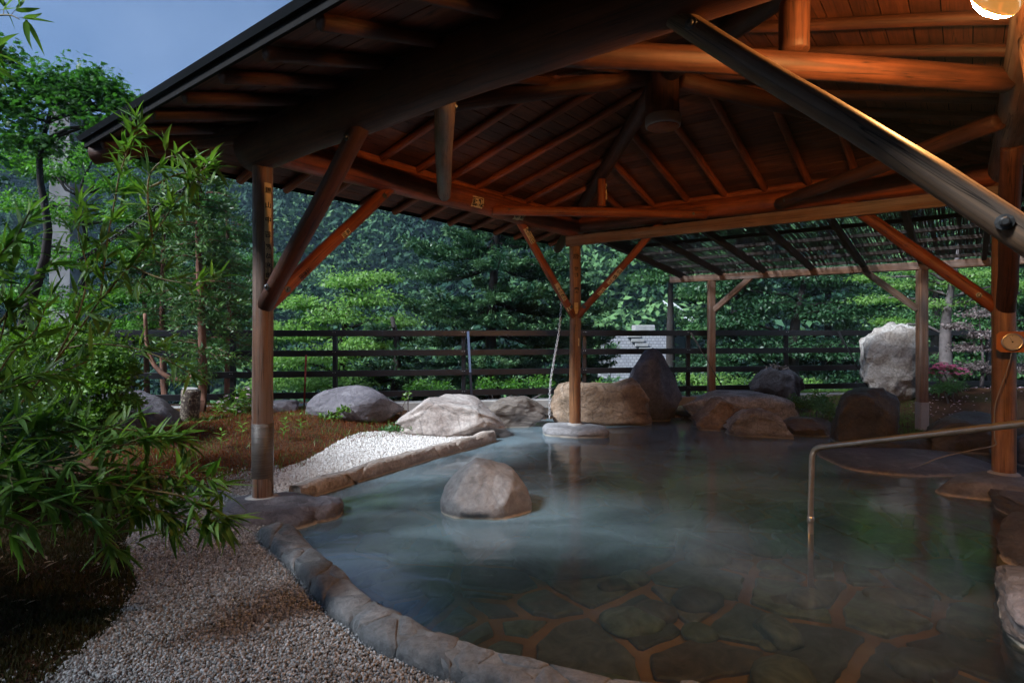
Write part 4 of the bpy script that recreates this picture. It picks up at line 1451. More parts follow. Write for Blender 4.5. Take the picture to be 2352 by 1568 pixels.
FP = [-160, 40, 277, 302, 535, 770, 1065, 1342, 1580, 1805, 2040, 2270, 2480]
FZ = [.36, .72, 1.07, 1.41]
for xd in FP:
    p = one('fence_post', bar(fpt(xd, -.05), fpt(xd, 1.465), .075, .075, .008), M['fence'], fn)
    for z_ in FZ:
        for dx in (-.02, .02):
            q = fpt(xd, z_ + .02) + Vector((dx, -.062, 0))
            one('bolt', lathe(q, [(.006, 0), (.006, .006)], 6, (0, -1, 0)), M['rope'], p)
for z_ in FZ:
    for a, b_ in zip(FP[:-1], FP[1:]):
        one('rail', bar(fpt(a, z_, -.045) , fpt(b_, z_, -.045), .035, .105, .006), M['fence'], fn)
one('brace_pole', tube([fpt(1076, 1.44, -.10), fpt(1092, .05, -.75)], .022, 10), M['strut'], fn, True)
one('brace_pole', tube([fpt(1584, 1.42, -.08), fpt(1660, .1, -.5)], .020, 10), M['timber_grey'], fn, True)
one('brace_pole', tube([fpt(1920, 1.44, -.08), fpt(1975, .1, -.5)], .030, 10), M['fence'], fn, True)
kerb = MB()
kerb.add(*bar(fpt(-200, .13, .02), fpt(2500, .13, .02), .22, .16))
o = kerb.build('kerb', M['concrete'])
tag(o, 'pale concrete kerb under the black fence', kind='structure')

# ------------------------------------------------------------------ small garden things
def leaning_log():
    b0 = gp(428, 988, .02); t0 = dp(436, 896, b0.y - .02)
    root = empty('cut_log', b0)
    tag(root, 'leaning cut log with pale lichen stuck upright in the brown moss', 'log')
    m, N, L, bs = nmat('lichen_log')
    tc = N.new('ShaderNodeTexCoord')
    n1 = tex(N, L, tc.outputs['Object'], 28, 4, .7)
    r1 = ramp(N, [(.50, (.055, .038, .03)), (.62, (.30, .26, .19))])
    L.new(n1.outputs[0], r1.inputs[0]); L.new(r1.outputs[0], bs.inputs['Base Color']); bs.inputs['Roughness'].default_value = .9
    bump(N, L, n1.outputs[0], bs, .6, .02)
    log('trunk', b0 - Vector((0, 0, .1)), t0, .118, .130, m, root, sides=20, rough=.04)
    one('sawn_face', lathe(t0 + (t0 - b0).normalized() * .024, [(.10, 0), (.10, .006)], 20, (t0 - b0)), M['concrete'], root)


leaning_log()
b0 = gp(698, 948, .08)
o = one('marker_stake', tube([b0, dp(703, 815, b0.y)], .016, 8), M['red'], None, True)
tag(o, 'thin rusty red stake standing by the purple boulder', 'stake')

# far concrete pier behind the left trees, far pale embankment
M['pier'] = mat_plain('old_concrete', (0.17, 0.165, 0.165), 0.85, var=0.3, scale=1.5, bstr=0.3)


def far_pier():
    b0 = dp(158, 770, 26)
    root = empty('concrete_pier', (b0.x, b0.y, -4))
    tag(root, 'tall grey concrete pier half hidden behind the left maples', 'pier')
    one('shaft', bar((b0.x, b0.y, -5), (b0.x, b0.y, dp(158, 215, 26).z), 1.05, 1.05), M['pier'], root)
    for k in range(9):
        z = -3 + k * 1.6
        one('joint_band', bar((b0.x, b0.y, z), (b0.x, b0.y, z + .06), 1.09, 1.09), M['pier'], root)
    one('cap', bar((b0.x, b0.y, dp(158, 215, 26).z), (b0.x, b0.y, dp(158, 205, 26).z), 1.3, 1.3), M['pier'], root)


far_pier()


def embankment():
    d = 44
    root = empty('embankment', dp(1480, 1040, d))
    tag(root, 'pale stone block embankment with a stair across the valley seen above the middle rail', 'embankment')
    w0, w1 = dp(1398, 1040, d), dp(1565, 1040, d)
    top = dp(1385, 772, d).z
    m, N, L, b = nmat('block_wall')
    uvn = N.new('ShaderNodeUVMap')
    br = N.new('ShaderNodeTexBrick'); br.inputs['Scale'].default_value = 1.0
    br.inputs['Color1'].default_value = (.28, .28, .29, 1); br.inputs['Color2'].default_value = (.21, .21, .23, 1); br.inputs['Mortar'].default_value = (.13, .13, .14, 1)
    br.inputs['Brick Width'].default_value = .34; br.inputs['Row Height'].default_value = .24; br.inputs['Mortar Size'].default_value = .03
    L.new(uvn.outputs[0], br.inputs['Vector']); L.new(br.outputs[0], b.inputs['Base Color']); b.inputs['Roughness'].default_value = .9
    W_ = (w1 - w0).length
    H_ = top - w0.z
    V = [w0, w1, Vector((w1.x, w1.y + 3, top)), Vector((w0.x + .6, w0.y + 3, top)), Vector((w0.x, w0.y + 8, w0.z)), Vector((w1.x, w1.y + 8, w0.z)), Vector((w1.x, w1.y + 8, top)), Vector((w0.x + .6, w0.y + 8, top))]
    link('block_face', mesh(V, [(0, 1, 2, 3), (3, 2, 6, 7), (0, 3, 7, 4), (1, 5, 6, 2)], False, [(0, 0), (W_, 0), (W_, H_), (0, H_), (0, 0), (W_, 0), (W_, H_), (0, H_)]), m, root)
    p = dp(1477, 757, d + 4)
    one('parapet_block', bar(p - Vector((.78, 0, 0)), p + Vector((.78, 0, 0)), 1.5, .75), M['concrete'], root)
    for k in range(9):
        f = k / 8
        q = w0.lerp(w1, .45 + .05 * k); f *= .32
        one('stair_step', bar(Vector((q.x - .5, q.y - .25 + 3 * (1 - f), w0.z + H_ * (1 - f))), Vector((q.x + .5, q.y - .25 + 3 * (1 - f), w0.z + H_ * (1 - f))), .5, .25), M['concrete'], root)
    lp = dp(1402, 806, 41)
    lr = empty('lamp_post', lp - Vector((0, 0, 1.6)))
    tag(lr, 'tiny dark street lamp in front of the pale embankment', 'street lamp')
    one('pole', tube([lp - Vector((0, 0, 6.5)), lp], .03, 8), M['cable'], lr)
    one('lantern', lathe(lp, [(.07, 0), (.14, .25), (.17, .27), (.04, .40)], 8), M['cable'], lr)


embankment()


def cable_rail(label, a, b_, n):
    root = empty('cable_rail', a)
    tag(root, label, 'cable', 'white cable rails across the valley')
    one('cable', tube([a, b_], .035, 6), M['paper_white'], root)
    for k in range(n):
        q = a.lerp(b_, (k + .5) / n)
        one('cable_clip', bar(q - Vector((0, 0, .12)), q + Vector((0, 0, .02)), .10, .10), M['paper_white'], root)


M['paper_white'] = mat_plain('white_paint', (.7, .72, .75), .5, var=.1)
cable_rail('white cable running down through the trees, lower of the two', dp(1523, 691, 40), dp(1601, 747, 38), 10)
cable_rail('white cable running down through the trees, upper of the two', dp(1540, 691, 40), dp(1596, 733, 38), 8)

# ------------------------------------------------------------------ foliage
def unit(A): return A / np.maximum(np.linalg.norm(A, axis=-1, keepdims=True), 1e-9)


def leaf_quads(P, D, Nn, Ln, Wd, fold=0.12):
    """one bent four-sided leaf per row: base P, direction D, upper side Nn"""
    D = unit(D); S = unit(np.cross(D, Nn)); U = np.cross(S, D)
    Ln = np.asarray(Ln)[:, None]; Wd = np.asarray(Wd)[:, None]
    mid = P + D * Ln * 0.45
    V = np.stack([P, mid + S * Wd / 2 + U * Wd * fold, P + D * Ln - U * Ln * 0.10, mid - S * Wd / 2 + U * Wd * fold], 1).reshape(-1, 3)
    F = np.arange(len(V)).reshape(-1, 4)
    return V, F


def pad_leaves(rg, c, rad, n, size, flat=0.7, asp=0.5, droop=0.25):
    """leaves spread through one bough: thicker towards its upper skin"""
    d = unit(rg.normal(size=(n, 3)))
    d[:, 2] = np.where(d[:, 2] < -0.2, d[:, 2] * 0.4, d[:, 2])
    r = rg.rand(n) ** 0.45
    # uneven outline
    lob = 1 + 0.28 * np.sin(np.arctan2(d[:, 1], d[:, 0]) * 5 + rg.rand() * 6) + 0.15 * rg.normal(size=n)
    P = np.asarray(c) + d * (r * lob)[:, None] * np.asarray(rad)
    out = d * np.array([1, 1, .2])
    D = unit(out + rg.normal(size=(n, 3)) * 0.7 + np.array([0, 0, -droop]))
    Nn = unit(np.array([0, 0, 1.0]) * flat + rg.normal(size=(n, 3)) * (1 - flat) * 1.2 + d * .2)
    ln = size * rg.uniform(.6, 1.3, n)
    return leaf_quads(P, D, Nn, ln, ln * asp)


def star_leaves(rg, c, rad, n, size):
    """five-fingered maple leaves spread loosely through one bough"""
    d = unit(rg.normal(size=(n, 3)))
    P = np.asarray(c) + d * (rg.rand(n) ** .5 * (1 + .3 * rg.normal(size=n)))[:, None] * np.asarray(rad)
    Nn = unit(np.array([0, 0, .8]) + rg.normal(size=(n, 3)) * .45)
    A = unit(np.cross(Nn, rg.normal(size=(n, 3)))); Bv = np.cross(Nn, A)
    out = []
    for j, (ang, l) in enumerate(((-1.25, .62), (-.6, .9), (0, 1.0), (.6, .9), (1.25, .62))):
        D = A * math.cos(ang) + Bv * math.sin(ang) - Nn * .15
        ln = size * l * (.75 + .5 * ((np.arange(n) * 7919) % 97) / 97)
        out.append(leaf_quads(P, D, Nn, ln, ln * .36))
    return join(out)


def join(parts):
    Vs, Fs, o = [], [], 0
    for V, F in parts:
        Vs.append(V); Fs.append(F + o); o += len(V)
    return np.concatenate(Vs), np.concatenate(Fs)


def limb_mesh(mb, p0, p1, r0, r1, sag=0.0, sides=6, n=6, seed=0):
    rg = random.Random(seed)
    p0, p1 = Vector(p0), Vector(p1)
    L = (p1 - p0).length
    pts = []
    for i in range(n + 1):
        t = i / n
        p = p0.lerp(p1, t) + Vector((0, 0, sag * L * math.sin(math.pi * t)))
        if 0 < i < n: p += Vector((rg.uniform(-1, 1), rg.uniform(-1, 1), rg.uniform(-1, 1))) * L * 0.035
        pts.append(p)
    mb.add(*tube(pts, [r0 + (r1 - r0) * i / n for i in range(n + 1)], sides))
    return pts


def pads_tree(name, label, trunk, r0, pads, leaf, mat, bark, seed, cat='tree', group=None, asp=0.5, flat=0.7, per=900, droop=.25, twigs=5, minr=0.012, star=False):
    """trunk polyline; pads = [(centre, (rx, ry, rz))...]"""
    rg = np.random.RandomState(seed)
    trunk = [Vector(p) for p in trunk]
    root = empty(name, trunk[0])
    tag(root, label, cat, group)
    mb = MB()
    fine = catmull(trunk, 14)
    mb.add(*tube(fine, [r0 * (1 - .75 * i / 13) for i in range(14)], 9))
    parts = []
    for k, (c, rad) in enumerate(pads):
        c = Vector(c)
        # limb leaves the trunk below the bough
        best = min(fine[2:], key=lambda p: (p - c).length + max(0, p.z - c.z + .1 * (p - c).length) * 2)
        pts = limb_mesh(mb, best, c, max(r0 * .32, minr), minr * .6, .06, 6, 6, seed + k)
        for j in range(twigs):
            a = rg.rand() * 6.28
            e = c + Vector((math.cos(a) * rad[0] * .75, math.sin(a) * rad[1] * .75, rg.uniform(-.1, .3) * rad[2]))
            limb_mesh(mb, pts[rg.randint(3, 7)], e, minr * .55, minr * .2, .03, 4, 4, seed + k * 10 + j)
        vol = (rad[0] * rad[1]) ** .5
        parts.append(star_leaves(rg, c, rad, int(per * rg.uniform(.8, 1.2)), leaf) if star else pad_leaves(rg, c, rad, int(per * rg.uniform(.8, 1.2)), leaf, flat, asp, droop))
    mb.build('trunk', bark, root, True)
    V, F = join(parts)
    link('crown', mesh(V, F, False), mat, root)
    return root


M['lf_maple'] = mat_leaf('maple_leaf', (0.045, 0.14, 0.025), (0.13, 0.29, 0.055), trans=.4)
M['lf_maple_d'] = mat_leaf('deep_maple_leaf', (0.028, 0.09, 0.02), (0.075, 0.19, 0.04), trans=.4)
M['lf_light'] = mat_leaf('light_green_leaf', (0.10, 0.23, 0.055), (0.24, 0.39, 0.12), trans=.5)
M['lf_mid'] = mat_leaf('green_leaf', (0.035, 0.11, 0.036), (0.10, 0.22, 0.07), trans=.3)
M['lf_dark'] = mat_leaf('dark_leaf', (0.016, 0.058, 0.026), (0.05, 0.125, 0.05), trans=.3)
M['lf_pink'] = mat_leaf('pinkish_leaf', (0.09, 0.085, 0.07), (0.22, 0.17, 0.17), trans=.3)
M['lf_azalea'] = mat_leaf('azalea_leaf', (0.045, 0.125, 0.018), (0.15, 0.27, 0.045), trans=.3)
M['lf_cedar'] = mat_leaf('cedar_needle', (0.024, 0.075, 0.022), (0.075, 0.15, 0.045), tipc=(.15, .26, .065), trans=.2)
M['lf_fir'] = mat_leaf('fir_needle', (0.009, 0.042, 0.024), (0.030, 0.092, 0.045), tipc=(.18, .32, .13), trans=.15)
M['lf_bamboo'] = mat_leaf('bamboo_leaf', (0.035, 0.105, 0.018), (0.17, 0.29, 0.06), trans=.35, rough=.5, spec=.3)
M['petal_pink'] = mat_leaf('pink_petal', (0.45, 0.10, 0.20), (0.62, 0.20, 0.34), trans=.3)
M['petal_pale'] = mat_leaf('pale_petal', (0.55, 0.36, 0.45), (0.75, 0.6, 0.66), trans=.3)
M['stem'] = mat_plain('bamboo_stem', (.16, .13, .05), .5, var=.4)


def stood(x, y): return float(ground_z(np.array([x]), np.array([y]))[0])


# --- far forest on the valley side: countless crowns
protos = bpy.data.collections.new('crown_shapes')


def crown_proto(seed, conifer, mat):
    rg = np.random.RandomState(seed)
    parts = []
    if conifer:
        for k in range(16):
            f = k / 15
            n = int(60 * (1 - f) + 10)
            r = 2.3 * (1 - f) + .15
            parts.append(pad_leaves(rg, (0, 0, .8 + f * 9.5), (r, r, .5), n, .62, .45, .5, .5))
    else:
        for k in range(13):
            a = rg.rand() * 6.28; rr = rg.uniform(.4, 2.9)
            c = (math.cos(a) * rr, math.sin(a) * rr, rg.uniform(2.0, 5.6) - rr * .55)
            parts.append(pad_leaves(rg, c, (1.5, 1.5, .75), 62, .52, .6, .6, .2))
        parts.append(pad_leaves(rg, (0, 0, 2.2), (3.2, 3.2, 1.8), 220, .6, .3, .6, .2))
    V, F = join(parts)
    me = mesh(V, F, False); me.materials.append(mat)
    o = bpy.data.objects.new('crown_shape', me)
    protos.objects.link(o)


def mat_forest(name, c0, c1):
    m, N, L, b = nmat(name)
    oi = N.new('ShaderNodeObjectInfo'); ge = N.new('ShaderNodeNewGeometry')
    ad = N.new('ShaderNodeMath'); ad.operation = 'MULTIPLY_ADD'; ad.inputs[1].default_value = .22
    mu = N.new('ShaderNodeMath'); mu.operation = 'MULTIPLY'; mu.inputs[1].default_value = .78
    L.new(ge.outputs['Random Per Island'], ad.inputs[0]); L.new(oi.outputs['Random'], mu.inputs[0]); L.new(mu.outputs[0], ad.inputs[2])
    r = ramp(N, [(.05, c0), (.95, c1)])
    L.new(ad.outputs[0], r.inputs[0]); L.new(r.outputs[0], b.inputs['Base Color'])
    b.inputs['Roughness'].default_value = .7; b.inputs['Specular IOR Level'].default_value = .15
    return m


M['forest_b'] = mat_forest('forest_broadleaf', (0.024, 0.080, 0.034), (0.13, 0.25, 0.09))
M['forest_c'] = mat_forest('forest_conifer', (0.014, 0.048, 0.030), (0.040, 0.10, 0.05))
for s in range(4): crown_proto(s + 1, False, M['forest_b'])
for s in range(2): crown_proto(s + 11, True, M['forest_c'])


def scatter_gn(name, P, coll, smin, smax, tilt, mat=None, seed=1):
    """points carrying instances of the shapes in a collection"""
    me = bpy.data.meshes.new(name)
    me.vertices.add(len(P)); me.vertices.foreach_set('co', np.asarray(P, dtype=np.float32).ravel()); me.update()
    o = bpy.data.objects.new(name, me); COL.objects.link(o)
    ng = bpy.data.node_groups.new(name + '_nodes', 'GeometryNodeTree')
    ng.interface.new_socket('Geometry', in_out='INPUT', socket_type='NodeSocketGeometry')
    ng.interface.new_socket('Geometry', in_out='OUTPUT', socket_type='NodeSocketGeometry')
    N, L = ng.nodes, ng.links
    gi, go = N.new('NodeGroupInput'), N.new('NodeGroupOutput')
    ci = N.new('GeometryNodeCollectionInfo'); ci.inputs[0].default_value = coll
    ci.inputs['Separate Children'].default_value = True; ci.inputs['Reset Children'].default_value = True
    ip = N.new('GeometryNodeInstanceOnPoints'); ip.inputs['Pick Instance'].default_value = True
    rv = N.new('FunctionNodeRandomValue'); rv.data_type = 'FLOAT_VECTOR'
    rv.inputs[0].default_value = (-tilt, -tilt, 0); rv.inputs[1].default_value = (tilt, tilt, 6.283)
    rs = N.new('FunctionNodeRandomValue'); rs.data_type = 'FLOAT'
    rs.inputs[2].default_value = smin; rs.inputs[3].default_value = smax; rs.inputs['Seed'].default_value = seed
    L.new(gi.outputs[0], ip.inputs['Points']); L.new(ci.outputs[0], ip.inputs['Instance'])
    L.new(rv.outputs[0], ip.inputs['Rotation']); L.new(rs.outputs[1], ip.inputs['Scale'])
    L.new(ip.outputs[0], go.inputs[0])
    md = o.modifiers.new('scatter', 'NODES'); md.node_group = ng
    return o


rg = np.random.RandomState(77)
pts = []
for _ in range(9000):
    y = rg.uniform(52, 330); k = rg.uniform(-1.05, .75)
    pts.append((k * y, y))
pts = np.array(pts)
keep = []
grid = {}
for i, (x, y) in enumerate(pts):
    s = 3.4 + y * .010
    c = (int(x // s), int(y // s))
    if any(q in grid for q in ((c[0] + a, c[1] + b_, round(s)) for a in (0,) for b_ in (0,))): continue
    grid[(c[0], c[1], round(s))] = 1
    keep.append(i)
pts = pts[keep]
pz = ground_z(pts[:, 0], pts[:, 1])
el = (pz - EYE) / pts[:, 1]
ok = (el < .75) & (el > -.2) & ~((pts[:, 0] / pts[:, 1] > .12) & (pts[:, 0] / pts[:, 1] < .32) & (pts[:, 1] < 56))
P = np.stack([pts[:, 0], pts[:, 1], pz - .4], 1)[ok]
o = scatter_gn('forest', P, protos, .9, 2.0, .06)
tag(o, 'dark green forest covering the steep valley side', 'forest', kind='stuff')


# --- fir with tiers of flat boughs
def fir(label, base, H, Rmax, seed, whorls=11, arms=8, per=900, mat=None, zlo=.14, needle=.12):
    """trunk with whorls of flat, dense boughs; the young shoots stand up pale along the tips"""
    rg = np.random.RandomState(seed)
    base = Vector(base)
    root = empty('fir_tree', base)
    tag(root, label, 'tree', 'trees beyond the fence')
    mb = MB()
    mb.add(*tube([base + Vector((.1 * math.sin(i), .08 * math.cos(i * 2), H * i / 10)) for i in range(11)], [.24 * (1 - .08 * i) for i in range(11)], 9))
    Ps, Ds, Ns, Ls, Ts = [], [], [], [], []
    for w in range(whorls):
        f0 = zlo + (1 - zlo) * (w / whorls) ** .95
        for k in range(arms):
            f = min(.98, f0 + rg.uniform(-.5, .5) / whorls)
            z = base.z + H * f
            az = (k + .5 * (w % 2)) * 6.283 / arms + rg.uniform(-.3, .3)
            Lb = Rmax * (1 - f) ** .6 * rg.uniform(.65, 1.15) + .25
            hd = np.array([math.cos(az), math.sin(az), 0]); side = np.array([-hd[1], hd[0], 0])
            n = 9
            bp = np.array([np.array([base.x, base.y, z]) + hd * Lb * t + np.array([0, 0, Lb * (-.15 * math.sin(t * 2.4) + .10 * t * t)]) for t in np.linspace(0, 1, n)])
            mb.add(*tube([Vector(q) for q in bp], [.04 * (1 - .85 * i / (n - 1)) for i in range(n)], 5))
            # side shoots: clumps of needles
            ns = max(5, int(Lb / .16))
            for j in range(ns):
                t = .12 + .88 * (j + rg.rand()) / ns
                for sg in (-1, 1):
                    i = min(int(t * (n - 1)), n - 2)
                    p = bp[i] + (bp[i + 1] - bp[i]) * (t * (n - 1) - i)
                    sl = Lb * .34 * (1.08 - t) ** .7 * rg.uniform(.6, 1.15) + .06
                    dv = unit(hd * .75 + side * sg * .8 + np.array([0, 0, rg.uniform(-.12, .12)]))
                    m = int(per * sl / (Rmax * 3.0)) + 6
                    u = rg.rand(m) ** .7
                    q = p + dv * (u * sl)[:, None] + rg.normal(size=(m, 3)) * np.array([.045, .045, .035])
                    q[:, 2] += .10 * sl * u * u
                    Ps.append(q); Ds.append(dv * .8 + rg.normal(size=(m, 3)) * .45 + np.array([0, 0, .35]))
                    Ns.append(np.array([0, 0, 1.0]) + rg.normal(size=(m, 3)) * .5)
                    Ls.append(needle * rg.uniform(.6, 1.25, m))
                    Ts.append(np.clip((u - .45) * 1.7, 0, 1) * rg.uniform(.3, 1, m) * (.55 + .45 * t))
    mb.build('trunk', M['bark_dark'], root, True)
    Ls = np.concatenate(Ls)
    V, F = leaf_quads(np.concatenate(Ps), np.concatenate(Ds), np.concatenate(Ns), Ls, Ls * .36)
    link('crown', mesh(V, F, False, tint=np.repeat(np.concatenate(Ts), 4)), mat or M['lf_fir'], root)
    return root


fx = (1135 - HX) / FPX * 16.5
fir('large dark fir with pale green shoots behind the middle of the fence', (fx, 16.5, -3.8), 11.0, 4.6, 3, 12, 9, 1300)
fir('smaller fir filling the gap right of the middle post', ((1318 - HX) / FPX * 19, 19, -4.6), 8.6, 1.9, 9, 10, 7)
fir('low young fir behind the fence left of the large fir', ((905 - HX) / FPX * 14.0, 14.0, -3.2), 5.0, 2.0, 12, 8, 7)

for k, (x, d, H) in enumerate([(1690, 25, 15), (1905, 27, 17), (2120, 25, 16), (2300, 22, 15), (2480, 21, 15)]):  # row added to keep bright sky out of the water's reflection
    fir(('added tall dark conifer far behind the pergola, leftmost of the row', 'added tall dark conifer far behind the pergola, second from the left of the row', 'added tall dark conifer behind the tall white boulder', 'added tall dark conifer behind the right post', 'added tall dark conifer at the right border of the picture')[k], ((x - HX) / FPX * d, d, -6), H, 3.6, 90 + k, 12, 7, 420, None, .2, .22)

# --- light maple left of the fir, and its neighbours
def px_pads(lst, d, s=1.0):
    out = []
    for (x, y, r, *dd) in lst:
        d_ = dd[0] if dd else d
        c = dp(x, y, d_)
        rr = r / FPX * d_
        out.append((c, (rr, rr * .9, rr * .42 * s)))
    return out


def base_of(x, d): 
    X = (x - HX) / FPX * d
    return Vector((X, d, stood(X, d)))


b = base_of(790, 15)
pads_tree('maple_tree', 'light green maple in full leaf between the left post and the large fir', [b, dp(785, 850, 15), dp(790, 760, 15), dp(810, 660, 15.2)], .16,
          px_pads([(700, 770, 70), (770, 730, 75), (850, 690, 70), (800, 650, 55), (870, 640, 45, 15.6), (690, 700, 45), (660, 830, 65), (745, 820, 80, 14.5), (840, 790, 75, 14.6), (905, 740, 55), (900, 810, 60), (640, 760, 45), (720, 880, 85, 14.4), (830, 870, 85, 14.4), (930, 870, 60), (640, 880, 60)], 15), .105, M['lf_light'], M['bark_dark'], 21, per=1500, group='trees beyond the fence')
b = base_of(600, 19)
pads_tree('broadleaf_tree', 'green broadleaf tree rising behind the left post', [b, dp(600, 800, 19), dp(605, 650, 19)], .2,
          px_pads([(560, 660, 70), (640, 690, 70), (600, 600, 60), (530, 740, 60), (660, 620, 40), (690, 760, 60), (600, 780, 80), (520, 830, 70), (650, 860, 80)], 19), .13, M['lf_mid'], M['bark_dark'], 23, per=1100, group='trees beyond the fence')
b = base_of(470, 17)
pads_tree('broadleaf_tree', 'bushy tree with small pale flowers behind the cedar saplings', [b, dp(470, 800, 17), dp(480, 600, 17), dp(490, 480, 17)], .18,
          px_pads([(420, 560, 60), (500, 540, 70), (520, 610, 70), (440, 640, 70), (380, 690, 70), (480, 700, 80), (540, 720, 60), (400, 780, 80), (500, 800, 80), (330, 800, 70), (480, 470, 45)], 17), .12, M['lf_maple_d'], M['bark_dark'], 25, per=1200, group='trees beyond the fence')
for (x, d, lab, mt, lst, sd_) in [
        (1540, 22, 'blue green tree in the gap between middle post and pergola post', 'lf_mid', [(1500, 640, 60), (1560, 620, 70), (1600, 680, 60), (1600, 760, 50), (1480, 590, 50), (1620, 600, 60)], 27),
        (1740, 18, 'dark wide tree with forked trunk behind the pergola', 'lf_dark', [(1640, 660, 70), (1700, 620, 80), (1790, 620, 80), (1880, 640, 90), (1960, 620, 90), (1680, 740, 70), (1760, 700, 80), (1860, 720, 80), (1940, 710, 80), (2020, 690, 80), (1700, 810, 80), (1800, 800, 90), (1900, 810, 90), (2010, 790, 90), (1640, 850, 80), (1770, 880, 80), (1900, 880, 80), (2060, 870, 90)], 29),
        (2150, 20, 'dense green tree behind the tall white boulder', 'lf_mid', [(2080, 640, 70), (2160, 660, 80), (2250, 640, 90), (2340, 680, 90), (2110, 740, 80), (2210, 750, 90), (2300, 780, 90), (2160, 830, 90), (2270, 850, 90), (2360, 850, 90), (2420, 740, 90)], 31)]:
    b = base_of(x if x != 1740 else 1820, d)
    tr = [b, dp(x if x != 1740 else 1822, 800, d), dp(x if x != 1740 else 1835, 700, d), dp(x if x != 1740 else 1860, 600, d)]
    pads_tree('broadleaf_tree', lab, tr, .22, px_pads(lst, d), .12, M[mt], M['bark_dark'], sd_, per=1250, group='trees beyond the fence', minr=.03)
b = base_of(2175, 10.9)
pads_tree('maple_tree', 'grey trunked maple with airy light green boughs beside the tall white boulder', [Vector((b.x, b.y, b.z)), dp(2172, 760, 10.9), dp(2180, 690, 10.9), dp(2205, 560, 10.9)], .125,
          px_pads([(2010, 690, 55, 11.5), (2075, 655, 60, 11.3), (2040, 740, 40, 11.4), (2130, 700, 55), (2200, 650, 60), (2110, 620, 50), (2260, 690, 55), (2250, 630, 60), (2000, 640, 40, 11.6), (2320, 660, 60)], 11, .6), .07, M['lf_light'], M['bark_grey'], 33, per=620, asp=.45, flat=.85, group='trees beyond the fence')
b = base_of(2255, 10.4)
pads_tree('shrub', 'loose shrub with pinkish young leaves right of the tall white boulder', [b, b + Vector((.02, 0, .5)), b + Vector((.0, .05, 1.2))], .035,
          px_pads([(2215, 800, 30), (2255, 770, 36), (2290, 800, 32), (2235, 840, 34), (2280, 850, 36), (2250, 720, 40), (2200, 750, 30), (2330, 770, 40), (2340, 850, 40)], 10.4), .06, M['lf_pink'], M['bark_grey'], 35, per=330, cat='shrub', minr=.008)

# --- tall maples at the left
b = base_of(40, 9.5)
pads_tree('maple_tree', 'tall maple at the left whose dark crown stands against the sky', [b, dp(50, 760, 9.5), dp(110, 560, 9.3), dp(90, 380, 9.2), dp(120, 240, 9.2)], .10,
          px_pads([(40, 190, 75), (130, 175, 70), (215, 185, 62), (60, 265, 70), (170, 250, 75), (270, 235, 55), (320, 240, 32), (10, 130, 60), (235, 290, 60), (300, 290, 50), (110, 330, 70), (-40, 230, 80), (20, 240, 60), (100, 210, 60), (190, 215, 55), (250, 210, 45), (30, 320, 70), (300, 255, 40)], 9.2, 1.5), .075, M['lf_maple_d'], M['bark_dark'], 41, per=400, star=True, group='maples at the left')
b = base_of(150, 11.5)
pads_tree('maple_tree', 'bright green maple below the dark maple crown at the left', [b, dp(160, 800, 11.5), dp(200, 600, 11.3), dp(180, 450, 11)], .10,
          px_pads([(40, 370, 80), (130, 400, 80), (220, 360, 80), (60, 470, 90), (170, 500, 90), (280, 430, 70), (310, 500, 70), (40, 570, 90), (150, 600, 90), (250, 580, 80), (330, 590, 60), (60, 680, 90), (180, 700, 80), (280, 680, 70), (230, 770, 70), (130, 780, 80), (320, 750, 60), (340, 370, 40)], 11.3), .09, M['lf_maple'], M['bark_dark'], 43, per=1100, flat=.75, asp=.45, group='maples at the left')

# --- cedar saplings
def cedar(label, x, ybase, d, ytop, rpx, seed, y_lo, n=85, curl=None, zb=None):
    rg = np.random.RandomState(seed)
    X = (x - HX) / FPX * d
    b0 = Vector((X, d, stood(X, d) if zb is None else zb))
    top = dp(x - 4, ytop, d)
    root = empty('cedar_tree', b0)
    tag(root, label, 'tree', 'cedar saplings by the fence')
    mb = MB()
    tr = [b0 - Vector((0, 0, .1))] + [b0.lerp(top, t) + Vector((.03 * math.sin(5 * t + seed), 0, 0)) for t in np.linspace(.12, 1, 9)]
    rr = .075 if d < 10 else .07
    mb.add(*tube(tr, [rr * (1 - .07 * i) for i in range(10)], 8))
    Ps, Ds, Ns, Ls, Ts = [], [], [], [], []
    zlo = dp(x, y_lo, d).z
    for k in range(n):
        f = rg.rand()
        z = zlo + (top.z - zlo) * f
        az = rg.rand() * 6.28
        Lb = rpx / FPX * d * rg.uniform(.45, 1.1) * (1.05 - .45 * f)
        hd = np.array([math.cos(az), math.sin(az), 0])
        p0 = np.array([b0.x, b0.y, z])
        bp = [p0 + hd * Lb * t + np.array([0, 0, Lb * (.28 * t - .42 * t * t)]) for t in np.linspace(0, 1, 6)]
        mb.add(*tube([Vector(q) for q in bp], [.012 * (1 - .15 * i) for i in range(6)], 4))
        m = 70
        t = rg.uniform(.25, 1, m)
        B = np.array(bp); idx = np.clip((t * 5).astype(int), 0, 4); fr = t * 5 - idx
        q = B[idx] * (1 - fr)[:, None] + B[idx + 1] * fr[:, None]
        q += rg.normal(size=(m, 3)) * np.array([.05, .05, .04])
        Ps.append(q); Ds.append(hd * .6 + rg.normal(size=(m, 3)) * .5 + np.array([0, 0, .1]))
        Ns.append(rg.normal(size=(m, 3)) + np.array([0, 0, .6])); Ls.append(.085 * rg.uniform(.6, 1.4, m)); Ts.append(np.clip(t - .3, 0, 1) * rg.rand(m))
    if curl:
        mb.add(*tube(catmull([Vector(dp(*c)) for c in curl], 24), [.045 - .0008 * i for i in range(24)], 7))
    mb.build('trunk', M['bark_red'], root, True)
    Ls = np.concatenate(Ls)
    V, F = leaf_quads(np.concatenate(Ps), np.concatenate(Ds), np.concatenate(Ns), Ls, Ls * .3)
    link('crown', mesh(V, F, False, tint=np.repeat(np.concatenate(Ts), 4)), M['lf_cedar'], root)


